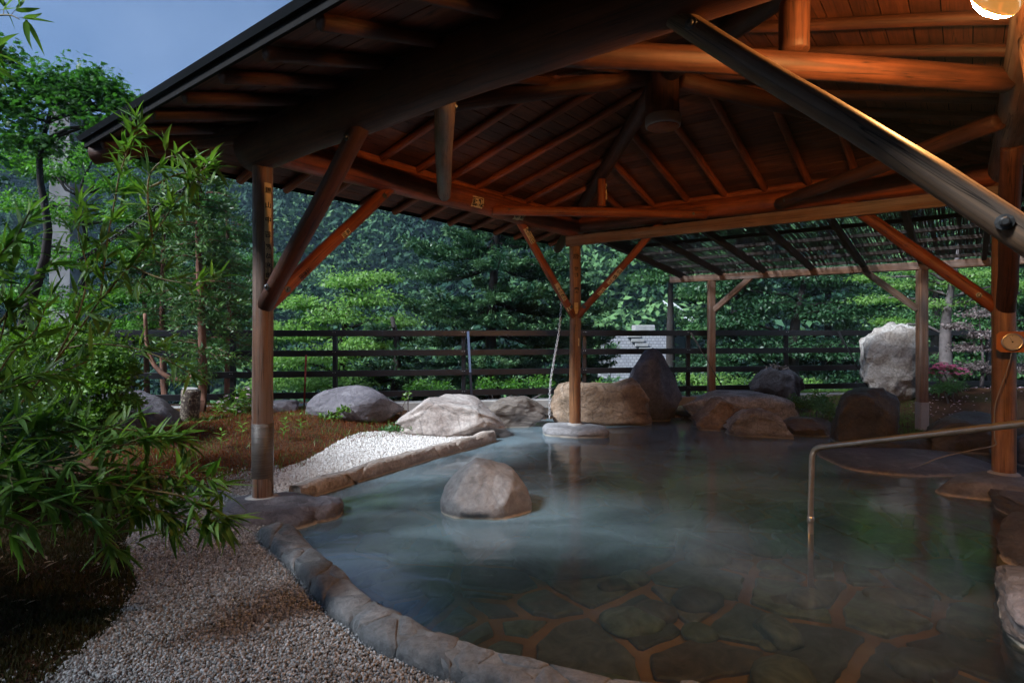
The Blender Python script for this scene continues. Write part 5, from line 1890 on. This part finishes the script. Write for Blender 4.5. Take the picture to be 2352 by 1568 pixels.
cedar('cedar sapling in front of the fence with a low curved limb', 462, 940, 9.0, 395, 120, 51, 880, 120, [(452, 862, 9.0), (425, 872, 8.95), (390, 868, 8.9), (355, 838, 8.9), (338, 790, 8.95), (333, 720, 9.0)])
cedar('slim cedar sapling behind the curved limbed cedar', 378, 940, 11.2, 420, 110, 53, 800, 90)
cedar('cedar sapling farthest right of the group next to the left post', 525, 940, 11.8, 470, 105, 55, 860, 90)
cedar('cedar sapling farthest left of the group', 335, 940, 12.4, 480, 105, 57, 820, 80)

# --- shrubs inside the garden
def bush(name, label, blobs, d, leaf, mat, seed, per, cat='shrub', group=None, asp=.5, flower=None, fn=0, fs=.05):
    rg = np.random.RandomState(seed)
    b0 = None
    parts, fl = [], []
    cs = []
    for (x, y, r, *dd) in blobs:
        d_ = dd[0] if dd else d
        c = dp(x, y, d_); rr = r / FPX * d_
        cs.append(c)
        parts.append(pad_leaves(rg, c, (rr, rr, rr * .75), per, leaf, .45, asp, 0))
        if flower:
            u = unit(rg.normal(size=(fn, 3))); u[:, 2] = np.abs(u[:, 2])
            P = np.array(c) + u * np.array([rr, rr, rr * .8])
            for j in range(5):
                Dd = unit(np.stack([np.cos(j * 1.257 + P[:, 0] * 50), np.sin(j * 1.257 + P[:, 0] * 50), np.full(fn, .35)], 1) + u * .3)
                fl.append(leaf_quads(P, Dd, u, np.full(fn, fs), np.full(fn, fs * .7)))
    x0 = sum((c.x for c in cs)) / len(cs); y0 = sum((c.y for c in cs)) / len(cs)
    zg = stood(x0, y0)
    root = empty(name, (x0, y0, zg))
    tag(root, label, cat, group)
    mb = MB()
    for k, c in enumerate(cs):
        limb_mesh(mb, (x0 + rg.uniform(-.15, .15), y0, zg - .05), c, .02, .006, .05, 5, 5, seed + k)
    mb.build('stems', M['bark_grey'], root, True)
    V, F = join(parts)
    link('foliage', mesh(V, F, False), mat, root)
    if flower:
        V, F = join(fl)
        o_ = link('blossom', mesh(V, F, False), flower, root)
        o_['kind'] = 'stuff'
    return root


bush('azalea_bush', 'large yellow green azalea bush at the left edge behind the bamboo', [(60, 800, 75), (130, 770, 70), (190, 800, 70), (245, 830, 55), (100, 870, 80), (190, 890, 75), (255, 880, 55), (280, 850, 30), (60, 930, 80), (150, 960, 70), (240, 945, 50), (290, 925, 30), (-20, 860, 90), (215, 985, 45)], 7.0, .055, M['lf_azalea'], 61, 1500)
bush('dark_shrub', 'dark leafy shrub at the left border below the azalea', [(20, 960, 70, 5.2), (90, 990, 60, 5.2), (-50, 1010, 80, 5.0), (40, 1050, 70, 4.8), (120, 1050, 50, 5.0), (-40, 1100, 80, 4.4)], 5.0, .05, M['lf_dark'], 62, 900)
bush('added_shade_thicket', 'added tall dark evergreen thicket left of view, put there to shade the gravel', [(-260, 500, 150, 4.6), (-420, 300, 170, 4.4), (-330, 700, 170, 4.4), (-500, 900, 200, 4.0), (-260, 900, 150, 4.8), (-700, 500, 230, 3.6), (-900, 200, 260, 3.2), (-1200, 500, 300, 2.6), (-1100, 900, 300, 2.6), (-120, 620, 90, 5.4), (-150, 380, 110, 5.2), (-600, 60, 200, 4.0), (-1500, 0, 300, 2.4), (-1700, 600, 320, 2.0)] + [(1176 + 1336 * X_ / Y_, 760 - 1336 * (Z_ - 1.45) / Y_, 1336 * R_ / Y_, Y_) for X_, Y_, Z_, R_ in ((-5.2, .8, 1.2, .9), (-5.4, .7, 2.6, .9), (-5.6, .9, 4.0, .9), (-5.8, 1.8, 4.8, .9), (-5.3, 1.9, 3.0, .9), (-6.2, .5, 5.4, 1.0), (-5.9, 2.8, 5.2, .9))], 4.4, .085, M['lf_dark'], 64, 1200)  # added mostly out of view so its height shades the near gravel
bush('rhododendron', 'small rhododendron with pale pink flower heads beside the left post', [(545, 915, 26), (520, 935, 24), (565, 935, 24), (540, 955, 26), (572, 905, 20)], 8.9, .13, M['lf_azalea'], 63, 70, asp=.16, flower=M['petal_pale'], fn=11, fs=.032)
bush('pink_azalea', 'low azalea covered in bright pink flowers at the foot of the grey maple', [(2150, 858, 18), (2165, 846, 16), (2205, 862, 20), (2190, 850, 14)], 10.2, .04, M['lf_mid'], 65, 150, flower=M['petal_pink'], fn=46, fs=.035)
bush('low_shrub', 'low green ground shrub on the bank right of the white slab', [(1830, 925, 22, 9.8), (1860, 928, 26, 9.6), (1890, 936, 22, 9.3), (1905, 945, 18, 9.0), (1880, 918, 22, 9.8)], 9.6, .05, M['lf_mid'], 67, 420)
bush('grass_tuft', 'dark grassy tuft at the foot of the tall white boulder', [(2165, 893, 24), (2190, 886, 20)], 9.9, .11, M['lf_mid'], 69, 260, asp=.12)
bush('garden_weed', 'leafy weed in front of the purple boulder', [(665, 962, 16, 8.7), (690, 965, 18, 8.7), (770, 955, 16, 8.6), (790, 940, 14, 8.6), (745, 960, 14, 8.6), (720, 970, 16, 8.6)], 8.6, .055, M['lf_azalea'], 71, 90)
bush('garden_weed', 'flat rosette of grey green leaves at the gravel edge by the pale boulder', [(905, 985, 18, 8.5), (935, 985, 14, 8.5), (880, 990, 12, 8.5)], 8.5, .045, M['lf_mid'], 73, 170)
bush('garden_weed', 'small seedling growing on top of the black lumpy rock', [(1782, 842, 9, 10.9), (1800, 846, 9, 10.9), (1765, 850, 8, 10.9)], 10.9, .045, M['lf_pink'], 75, 60)
bush('garden_weed', 'yellow green sprig between the purple boulder and the pale boulder', [(938, 905, 8, 9.2), (932, 915, 7, 9.2)], 9.2, .05, M['lf_azalea'], 77, 24)
bush('hedge_shrub', 'bright leafy shrub below the fence rails right of the dark pointed boulder', [(1600, 885, 30), (1650, 880, 34), (1700, 885, 30), (1580, 870, 20), (1860, 885, 24), (1630, 895, 30)], 12.6, .07, M['lf_light'], 79, 420, group=None)
bush('hedge_shrub', 'leafy shrub showing between the lower rails above the layered grey rock', [(1180, 890, 26), (1240, 880, 30), (1120, 885, 26), (1380, 890, 22), (1010, 895, 30), (960, 890, 26)], 12.2, .07, M['lf_maple'], 80, 420)

# seedlings in the brown moss
def seedling(label, x, y, h, seed):
    p = gp(x, y, stood(*xy(gp(x, y, .05))))
    rg = np.random.RandomState(seed)
    root = empty('seedling', p)
    tag(root, label, 'seedling', 'seedlings in the brown moss')
    one('stem', tube([p, p + Vector((.01, 0, h * .5)), p + Vector((0, .01, h))], [.004, .003, .002], 5), M['lf_azalea'], root)
    for k in range(7):
        f = .45 + .55 * k / 6
        az = k * 2.4 + seed
        P = np.array([p + Vector((0, 0, h * f))]); D = np.array([[math.cos(az), math.sin(az), .45]])
        V, F = leaf_quads(P, D, np.array([[0, 0, 1.0]]), [.10], [.034])
        link('leaf', mesh(V, F, False), M['lf_azalea'], root)


for k, (x, y, h, lb) in enumerate([(497, 967, .22, 'seedling nearest the leaning cut log'), (535, 962, .2, 'seedling just left of the left post near the rhododendron'), (508, 1035, .24, 'seedling at the edge of the white gravel left of the post'),
                                   (555, 1010, .2, 'seedling close to the left side of the wrapped post'), (655, 990, .16, 'seedling just right of the wrapped post'), (690, 1000, .2, 'seedling in the moss in front of the purple boulder'), (478, 985, .15, 'shortest seedling left of the wrapped post'), (650, 1012, .16, 'seedling at the gravel edge right of the wrapped post')]):
    seedling(lb, x, y, h, 80 + k)


# --- moss and grass
def blades(name, label, poly, n, h, mat, seed, wid=.006, kind='stuff', zoff=0.0):
    rg = np.random.RandomState(seed)
    poly = np.array(poly)
    lo, hi = poly.min(axis=0), poly.max(axis=0)
    P = rg.rand(n * 4, 2) * (hi - lo) + lo
    P = P[in_poly(P, poly) & ~in_poly(P, POOL)][:n]
    m_ = vnoise(P[:, 0], P[:, 1], 3.0, seed)
    z = ground_z(P[:, 0], P[:, 1])
    Q_ = np.stack([P[:, 0], P[:, 1], z + zoff], 1)
    D = np.stack([rg.normal(size=len(P)) * .45, rg.normal(size=len(P)) * .45, np.ones(len(P))], 1)
    ln = h * rg.uniform(.4, 1.2, len(P)) * (.5 + m_)
    V, F = leaf_quads(Q_, D, rg.normal(size=(len(P), 3)), ln, np.full(len(P), wid))
    o = link(name, mesh(V, F, False), mat)
    tag(o, label, kind=kind)
    return o


M['moss_red'] = mat_leaf('brown_moss', (0.085, 0.024, 0.010), (0.21, 0.075, 0.03), trans=.2, clump=3.0, spec=.1)
M['moss_dark'] = mat_leaf('dark_moss', (0.018, 0.020, 0.008), (0.055, 0.050, 0.02), trans=.2, clump=3.0, spec=.1)
M['grass'] = mat_leaf('grass', (0.045, 0.12, 0.018), (0.11, 0.22, 0.045), trans=.3)
G = lambda pts, z=.0: [xy(gp(x, y, z)) for x, y in pts]
gravel_far = [(1120, 996), (1060, 990), (960, 988), (890, 992), (830, 999), (784, 1011), (700, 1049), (635, 1069), (580, 1084), (480, 1104), (420, 1128)]
moss_poly = G([(1000, 965)] + gravel_far[1:] + [(330, 1130), (200, 1060), (100, 1000), (230, 985), (400, 975), (460, 950), (620, 950), (700, 955), (900, 958)], .03)
blades('brown_moss', 'red brown moss carpet between the gravel and the fence boulders', moss_poly, 52000, .035, M['moss_red'], 5, .007)
blades('grass', 'short green grass blades scattered in the brown moss', moss_poly, 2200, .10, M['grass'], 6, .006)
dark_poly = G([(60, 1600), (165, 1505), (262, 1425), (318, 1345), (300, 1290), (285, 1240), (330, 1165), (250, 1120), (0, 1100), (-400, 1150), (-700, 1600)], -.05)
blades('dark_moss', 'dark moss edge along the near gravel under the bamboo', dark_poly, 42000, .045, M['moss_dark'], 7, .008)
blades('bank_grass', 'bright green grass around the pergola post on the right bank', G([(1800, 950), (1915, 965), (2070, 1000), (2130, 990), (2130, 940), (2060, 925), (1960, 905), (1830, 905)], .05), 9000, .06, M['grass'], 8, .007)


# --- gravel
def pebble_coll(name, mat, n, seed, base=.011):
    coll = bpy.data.collections.new(name)
    V0, F0 = ico(1)
    for k in range(n):
        rg = np.random.RandomState(seed + k)
        V = V0 * rg.uniform(.75, 1.3, 3) * np.array([1.1, .9, .75])
        for _ in range(4):
            nn = unit(rg.normal(size=3)); ex = np.clip(V @ nn - rg.uniform(.45, .8), 0, None); V = V - ex[:, None] * nn
        me = mesh(V * base, F0, False); me.materials.append(mat)
        coll.objects.link(bpy.data.objects.new('pebble_shape', me))
    return coll


def mat_pebble(name, stops):
    m, N, L, b = nmat(name)
    oi = N.new('ShaderNodeObjectInfo')
    r = ramp(N, stops)
    L.new(oi.outputs['Random'], r.inputs[0])
    tc = N.new('ShaderNodeTexCoord')
    n1 = tex(N, L, tc.outputs['Object'], 140, 3, .6)
    r2 = ramp(N, [(.3, (.75,) * 3), (.7, (1.15,) * 3)]); L.new(n1.outputs[0], r2.inputs[0])
    mx = N.new('ShaderNodeMixRGB'); mx.blend_type = 'MULTIPLY'; mx.inputs[0].default_value = 1
    L.new(r.outputs[0], mx.inputs[1]); L.new(r2.outputs[0], mx.inputs[2])
    L.new(mx.outputs[0], b.inputs['Base Color']); b.inputs['Roughness'].default_value = .75
    return m


M['pebble'] = mat_pebble('pebble', [(0, (.10, .097, .095)), (.25, (.19, .188, .186)), (.6, (.29, .297, .307)), (.85, (.45, .46, .48)), (1, (.16, .145, .13))])  # near gravel, foreground shade put into its darker colour
pebs = pebble_coll('pebble_shapes', M['pebble'], 6, 200, .0082)
M['pebble_white'] = mat_pebble('white_pebble', [(0, (.34, .32, .30)), (.25, (.52, .50, .48)), (.6, (.66, .65, .64)), (1, (.74, .74, .74))])  # whiter copy of the gravel for the brightly lit far bed
pebs_far = pebble_coll('pebble_shapes_small', M['pebble_white'], 4, 220, .013)
GP_NEAR = [(60, 1600), (165, 1505), (262, 1425), (318, 1345), (300, 1290), (285, 1240), (330, 1165), (420, 1128), (480, 1104), (580, 1084), (640, 1070), (650, 1122), (600, 1190), (680, 1262), (735, 1312), (790, 1368), (850, 1418), (915, 1454), (985, 1486), (1070, 1518), (1170, 1545)]
gn_poly = np.array(G(GP_NEAR, -.08) + [(.0, 2.55), (.9, 2.25), (1.5, 2.0), (1.4, .9), (-1.2, .9), (-2.2, 1.9)])
gf_poly = np.array(G([(650, 1126), (770, 1092), (880, 1062), (980, 1037), (1068, 1014), (1128, 1001)] + gravel_far[1:9], -.02))
gr_poly = np.array(G([(1800, 948), (1900, 960), (1930, 990), (1800, 985), (1770, 960)], .0))
gr2_poly = np.array(G([(2060, 992), (2140, 980), (2230, 975), (2290, 985), (2280, 1005), (2070, 1012)], .0))


def fill(poly, step, seed, layers=1, ztop=.012):
    rg = np.random.RandomState(seed)
    lo, hi = poly.min(axis=0), poly.max(axis=0)
    nx_, ny_ = int((hi[0] - lo[0]) / step), int((hi[1] - lo[1]) / step)
    out = []
    for l in range(layers):
        X, Y = np.meshgrid(np.arange(nx_), np.arange(ny_))
        P = np.stack([lo[0] + (X.ravel() + rg.rand(X.size)) * step, lo[1] + (Y.ravel() + rg.rand(X.size)) * step], 1)
        P = P[in_poly(P, poly)]
        z = ground_z(P[:, 0], P[:, 1])
        out.append(np.stack([P[:, 0], P[:, 1], z + l * ztop + rg.uniform(-.004, .009, len(P))], 1))
    return np.concatenate(out)


near_pts = fill(gn_poly, .0126, 1, 2, .008)
# strays kicked out over the edges of the bed
_rg = np.random.RandomState(4)
_q = near_pts[_rg.randint(len(near_pts), size=60000)].copy()
_q[:, :2] += _rg.normal(size=(60000, 2)) * .16
_q = _q[~in_poly(_q[:, :2], gn_poly) & ~in_poly(_q[:, :2], POOL) & (dist_poly(_q[:, :2], POOL) > .2)][:1500]
_q[:, 2] = ground_z(_q[:, 0], _q[:, 1]) + .006
near_pts = np.concatenate([near_pts, _q, fill(gr2_poly, .03, 4)])
o = scatter_gn('gravel', near_pts, pebs, .5, 1.45, 3.1)
tag(o, 'grey and buff pebbles of the near gravel bed, coloured darker for the shade there', 'gravel', kind='stuff')
o = scatter_gn('gravel', np.concatenate([fill(gf_poly, .019, 2, 2, .011), fill(gr_poly, .026, 3)]), pebs_far, .65, 1.25, 3.1, seed=4)
tag(o, 'pale pebbles of the far gravel beds beside the kerb and the bank, whitened for the light there', 'gravel', kind='stuff')

# fallen petals on the soil at the right, dead leaves at the left
def litter(name, label, poly, n, size, mat, seed, asp):
    rg = np.random.RandomState(seed)
    poly = np.array(poly); lo, hi = poly.min(axis=0), poly.max(axis=0)
    P = rg.rand(n * 4, 2) * (hi - lo) + lo
    P = P[in_poly(P, poly)][:n]
    z = ground_z(P[:, 0], P[:, 1]) + rg.uniform(.004, .02, len(P))
    D = rg.normal(size=(len(P), 3)) * np.array([1, 1, .2])
    ln = size * rg.uniform(.6, 1.4, len(P))
    V, F = leaf_quads(np.stack([P[:, 0], P[:, 1], z], 1), D, np.array([0, 0, 1.0]) + rg.normal(size=(len(P), 3)) * .3, ln, ln * asp)
    o = link(name, mesh(V, F, False), mat); tag(o, label, kind='stuff')


litter('fallen_petals', 'white fallen petals on the dark soil around the grey maple', G([(2080, 930), (2130, 900), (2240, 885), (2420, 880), (2420, 950), (2290, 950), (2120, 975)], .1), 900, .035, M['petal_pale'], 9, .7)
M['dead'] = mat_leaf('dead_leaf', (.12, .075, .04), (.32, .24, .15), trans=.2)
litter('dead_leaves', 'dry fallen bamboo leaves on the dark soil at the lower left', dark_poly, 420, .08, M['dead'], 10, .16)


# --- bamboo in the foreground
def blade(seed, fold=.16):
    rg = np.random.RandomState(seed)
    k = 6
    V, F = [], []
    droop = rg.uniform(.03, .30); twist = rg.uniform(-.5, .5); sway = rg.uniform(-.08, .08)
    for i in range(k + 1):
        t = i / k
        w = .082 * (math.sin(math.pi * min(1, t ** .62 * 1.0)) ** .8 if 0 < t < 1 else .02) * (1.05 - .25 * t)
        y = t; z = -droop * t * t; x = sway * math.sin(t * 3)
        a = twist * t
        for s in (-1, 0, 1):
            V.append((x + s * w * math.cos(a), y, z + abs(s) * w * fold * 2 + s * w * math.sin(a)))
    for i in range(k):
        for s in (0, 1):
            a = i * 3 + s
            F.append((a, a + 1, a + 4, a + 3))
    me = mesh(V, F, True)
    return me


def mat_blade():
    m = mat_leaf('bamboo_blade', (0.035, 0.105, 0.018), (0.17, 0.29, 0.06), trans=.35, rough=.5, spec=.3)
    N, L = m.node_tree.nodes, m.node_tree.links
    oi = N.new('ShaderNodeObjectInfo')
    ma = [n for n in N if n.type == 'MATH' and n.operation == 'MULTIPLY_ADD'][0]
    for l in list(L):
        if l.to_node == ma and l.to_socket == ma.inputs[0]: L.remove(l)
    L.new(oi.outputs['Random'], ma.inputs[0])
    return m


M['blade'] = mat_blade()
BL = [blade(300 + k) for k in range(7)]
for me_ in BL: me_.materials.append(M['blade'])


def blade_np(me_):
    V = np.array([v.co[:] for v in me_.vertices]); F = np.array([list(p.vertices) for p in me_.polygons])
    return V, F


def bamboo(label, branches, leaf, seed, limit=290, dens=1.0, spread=.10, twig=.13):
    """branches: lists of 3D points; fans of blades sit on short twigs along them"""
    rg = np.random.RandomState(seed)
    root = empty('bamboo', Vector(branches[0][0]))
    tag(root, label, 'bamboo', 'bamboo at the left')
    made = []
    rest = []
    for bi, br in enumerate(branches):
        pts = catmull(br, 24)
        L = sum((pts[i] - pts[i - 1]).length for i in range(1, 24))
        mb = MB()
        mb.add(*tube(pts, [.0065 * (1 - .75 * i / 23) + .0012 for i in range(24)], 6))
        n = max(4, int(L / .075 * dens))
        for k in range(n):
            f = .12 + .88 * (k + rg.rand() * .6) / n
            i = min(int(f * 23), 22)
            p = pts[i].lerp(pts[i + 1], f * 23 - i)
            d = (pts[i + 1] - pts[i]).normalized()
            dv = (d * .9 + Vector(rg.normal(size=3) * .55) + Vector((0, 0, .15))).normalized()
            tl = twig * rg.uniform(.3, 1.1) * (1.1 - .5 * f)
            e = p + dv * tl
            mb.add(*tube([p, p.lerp(e, .5) + Vector((0, 0, .006)), e], [.002, .0016, .001], 4))
            nl = rg.randint(3, 7)
            for j in range(nl):
                q = p.lerp(e, .45 + .55 * rg.rand())
                out = (dv * .75 + Vector(rg.normal(size=3) * .52) + Vector((0, 0, -.12))).normalized()
                up = (Vector((0, 0, 1)) + Vector(rg.normal(size=3) * .35))
                x_ = out.cross(up).normalized(); z_ = x_.cross(out).normalized()
                s_ = leaf * rg.uniform(.55, 1.2)
                mt = Matrix((x_, out, z_)).transposed().to_4x4()
                mt = Matrix.Translation(q) @ mt @ Matrix.Diagonal((s_ * rg.uniform(.8, 1.15), s_, s_, 1))
                (made if len(made) < limit and rg.rand() < .97 else rest).append((rg.randint(len(BL)), mt))
        mb.build('branch', M['stem'], root, True)
    inv = Matrix.Translation(root.location).inverted()
    for k, mt in made:
        o = bpy.data.objects.new('leaf', BL[k]); COL.objects.link(o)
        o.parent = root; o.matrix_parent_inverse = inv; o.matrix_basis = mt
    if rest:
        parts = []
        arr = [blade_np(b_) for b_ in BL]
        for k, mt in rest:
            V, F = arr[k]
            A = np.array(mt)
            parts.append((V @ A[:3, :3].T + A[:3, 3], F))
        V, F = join(parts)
        o = link('leaves', mesh(V, F, True), M['lf_bamboo'], root)
        o['kind'] = 'stuff'
    return root


def B(*p): return [dp(x, y, d) for x, y, d in p]


bamboo('low bamboo branches with large leaves reaching over the near gravel', [
    B((-160, 1100, 2.5), (0, 1075, 2.6), (150, 1052, 2.75), (290, 1020, 2.9), (400, 1010, 3.05)),
    B((-160, 1070, 2.5), (0, 1092, 2.55), (130, 1128, 2.65), (260, 1150, 2.8), (400, 1180, 2.9), (505, 1205, 3.0)),
    B((-120, 1050, 2.6), (60, 1010, 2.8), (200, 985, 2.95), (330, 990, 3.1), (440, 1010, 3.2)),
    B((-100, 1130, 2.5), (40, 1140, 2.55), (140, 1165, 2.6), (230, 1215, 2.7), (275, 1262, 2.75)),
    B((-150, 1000, 2.6), (-20, 985, 2.7), (60, 965, 2.8), (120, 985, 2.9)),
    B((120, 1080, 2.7), (230, 1080, 2.85), (340, 1085, 2.95), (440, 1100, 3.0), (490, 1130, 3.05)),
    B((150, 1060, 2.75), (250, 1110, 2.85), (330, 1150, 2.9), (390, 1215, 2.95)),
    B((-120, 1180, 2.5), (-20, 1180, 2.55), (60, 1200, 2.6)),
    B((200, 1100, 2.8), (300, 1120, 2.85), (400, 1135, 2.9), (470, 1165, 2.95), (520, 1205, 3.0)),
], .155, 401, 297, 2.6)
bamboo('tall bamboo spray crossing in front of the left roof corner', [
    B((20, 960, 4.0), (150, 800, 4.0), (230, 690, 4.0), (300, 610, 4.0), (350, 545, 4.0), (400, 470, 4.0), (470, 385, 4.0)),
    B((300, 610, 4.0), (370, 640, 4.0), (440, 650, 4.0), (500, 640, 4.05)),
    B((230, 690, 4.0), (245, 560, 3.95), (262, 470, 3.95), (275, 400, 3.95), (300, 330, 3.95), (325, 285, 3.95)),
    B((350, 545, 4.0), (340, 470, 3.9), (345, 400, 3.9), (390, 360, 3.9), (430, 370, 3.9)),
    B((150, 800, 4.0), (220, 790, 4.0), (310, 800, 4.0), (390, 830, 4.0), (440, 860, 4.05)),
    B((120, 840, 4.0), (180, 720, 3.9), (200, 620, 3.9), (180, 540, 3.9), (190, 470, 3.9)),
    B((345, 430, 3.95), (410, 400, 3.95), (455, 395, 3.95), (485, 375, 3.95)),
], .17, 402, 297, 1.5)
bamboo('dense shaded bamboo at the left border', [
    B((-60, 1000, 3.4), (-20, 850, 3.4), (20, 700, 3.4), (30, 560, 3.4)),
    B((-60, 960, 3.6), (20, 820, 3.6), (80, 760, 3.6), (110, 690, 3.6)),
    B((-40, 800, 3.4), (30, 700, 3.4), (80, 640, 3.4), (120, 600, 3.4)),
    B((-60, 700, 3.3), (-10, 600, 3.3), (40, 540, 3.3), (70, 480, 3.3)),
    B((-40, 900, 3.3), (60, 880, 3.3), (150, 850, 3.4), (200, 830, 3.5)),
    B((-80, 60, 3.2), (-30, 40, 3.2), (20, 35, 3.2), (45, 45, 3.2)),
    B((-80, 160, 3.2), (-30, 130, 3.2), (5, 120, 3.2)),
    B((-60, 1000, 3.2), (0, 900, 3.2), (60, 860, 3.2), (100, 870, 3.2)),
], .18, 403, 297, 1.2)


# ------------------------------------------------------------------ added bath house out of view, put in to shade the near gravel
bh = empty('added_shade_house', (1.5, -2.6, -.09))
tag(bh, 'added, unseen dark timber bath house behind the viewpoint, shading the near gravel', kind='structure')
for k in range(22):
    x = -5.6 + k * .8
    one('shade_wall_board', bar((x, -2.0, -.1), (x, -2.0, 4.9), .78, .05), M['timber_grey'], bh)
V = [(-6, .4, 4.6), (11.6, .4, 4.6), (11.6, -6.5, 6.6), (-6, -6.5, 6.6), (-6, .4, 4.75), (11.6, .4, 4.75), (11.6, -6.5, 6.75), (-6, -6.5, 6.75)]
link('roof', mesh(V, [(0, 1, 2, 3), (7, 6, 5, 4), (0, 4, 5, 1), (1, 5, 6, 2), (2, 6, 7, 3), (3, 7, 4, 0)], False), M['roof'], bh)

# ------------------------------------------------------------------ valley air
hz = bpy.data.materials.new('haze_air'); hz.use_nodes = True
N, L = hz.node_tree.nodes, hz.node_tree.links
N.clear()
ho = N.new('ShaderNodeOutputMaterial'); hv = N.new('ShaderNodeVolumePrincipled')
hv.inputs['Color'].default_value = (0.50, 0.72, 1.0, 1)
hv.inputs['Density'].default_value = 0.0006
hv.inputs['Anisotropy'].default_value = 0.0
L.new(hv.outputs[0], ho.inputs['Volume'])
x0, x1, y0, y1, z0, z1 = -350, 350, -20, 430, float(GZ.min()) - 1.0, float(GZ.max()) + 16
V = [(x0, y0, z0), (x1, y0, z0), (x1, y1, z0), (x0, y1, z0), (x0, y0, z1), (x1, y0, z1), (x1, y1, z1), (x0, y1, z1)]
o = link('haze', mesh(V, [(3, 2, 1, 0), (4, 5, 6, 7), (0, 1, 5, 4), (1, 2, 6, 5), (2, 3, 7, 6), (3, 0, 4, 7)], False), hz)
tag(o, 'thin bluish evening haze in the valley', kind='stuff')

# ------------------------------------------------------------------ steam lying on the bath
st = bpy.data.materials.new('steam_air'); st.use_nodes = True
N, L = st.node_tree.nodes, st.node_tree.links
N.clear()
so = N.new('ShaderNodeOutputMaterial'); sv = N.new('ShaderNodeVolumePrincipled')
sv.inputs['Color'].default_value = (0.92, 0.95, 1.0, 1)
tc = N.new('ShaderNodeTexCoord')
n1 = tex(N, L, tc.outputs['Object'], 1.0, 2.0, 0.5, (0.9, 0.9, 1.6), 1.0)
rs = ramp(N, [(0.46, (0, 0, 0)), (0.75, (1, 1, 1))])
L.new(n1.outputs[0], rs.inputs[0])
sp = N.new('ShaderNodeSeparateXYZ'); L.new(tc.outputs['Object'], sp.inputs[0])
mz = N.new('ShaderNodeMapRange'); mz.inputs[1].default_value = WATER_Z; mz.inputs[2].default_value = 0.62; mz.inputs[3].default_value = 1.0; mz.inputs[4].default_value = 0.0
L.new(sp.outputs[2], mz.inputs[0])
mm2 = N.new('ShaderNodeMath'); mm2.operation = 'MULTIPLY'
L.new(rs.outputs[0], mm2.inputs[0]); L.new(mz.outputs[0], mm2.inputs[1])
md = N.new('ShaderNodeMath'); md.operation = 'MULTIPLY'; md.inputs[1].default_value = 0.08
L.new(mm2.outputs[0], md.inputs[0]); L.new(md.outputs[0], sv.inputs['Density'])
L.new(sv.outputs[0], so.inputs['Volume'])
zs = (WATER_Z + .004, .66)
V = [(x, y, z) for z in zs for x, y in POOL]
n = len(POOL)
bm = bmesh.new()
vv = [bm.verts.new(v) for v in V]
for i in range(n): bm.faces.new((vv[i], vv[(i + 1) % n], vv[n + (i + 1) % n], vv[n + i]))
bm.faces.new(vv[n:]); bm.faces.new(list(reversed(vv[:n])))
bmesh.ops.recalc_face_normals(bm, faces=bm.faces[:])
me = bpy.data.meshes.new('steam'); bm.to_mesh(me); bm.free()
o = link('steam', me, st)
tag(o, 'thin white steam drifting low over the warm water', kind='stuff')
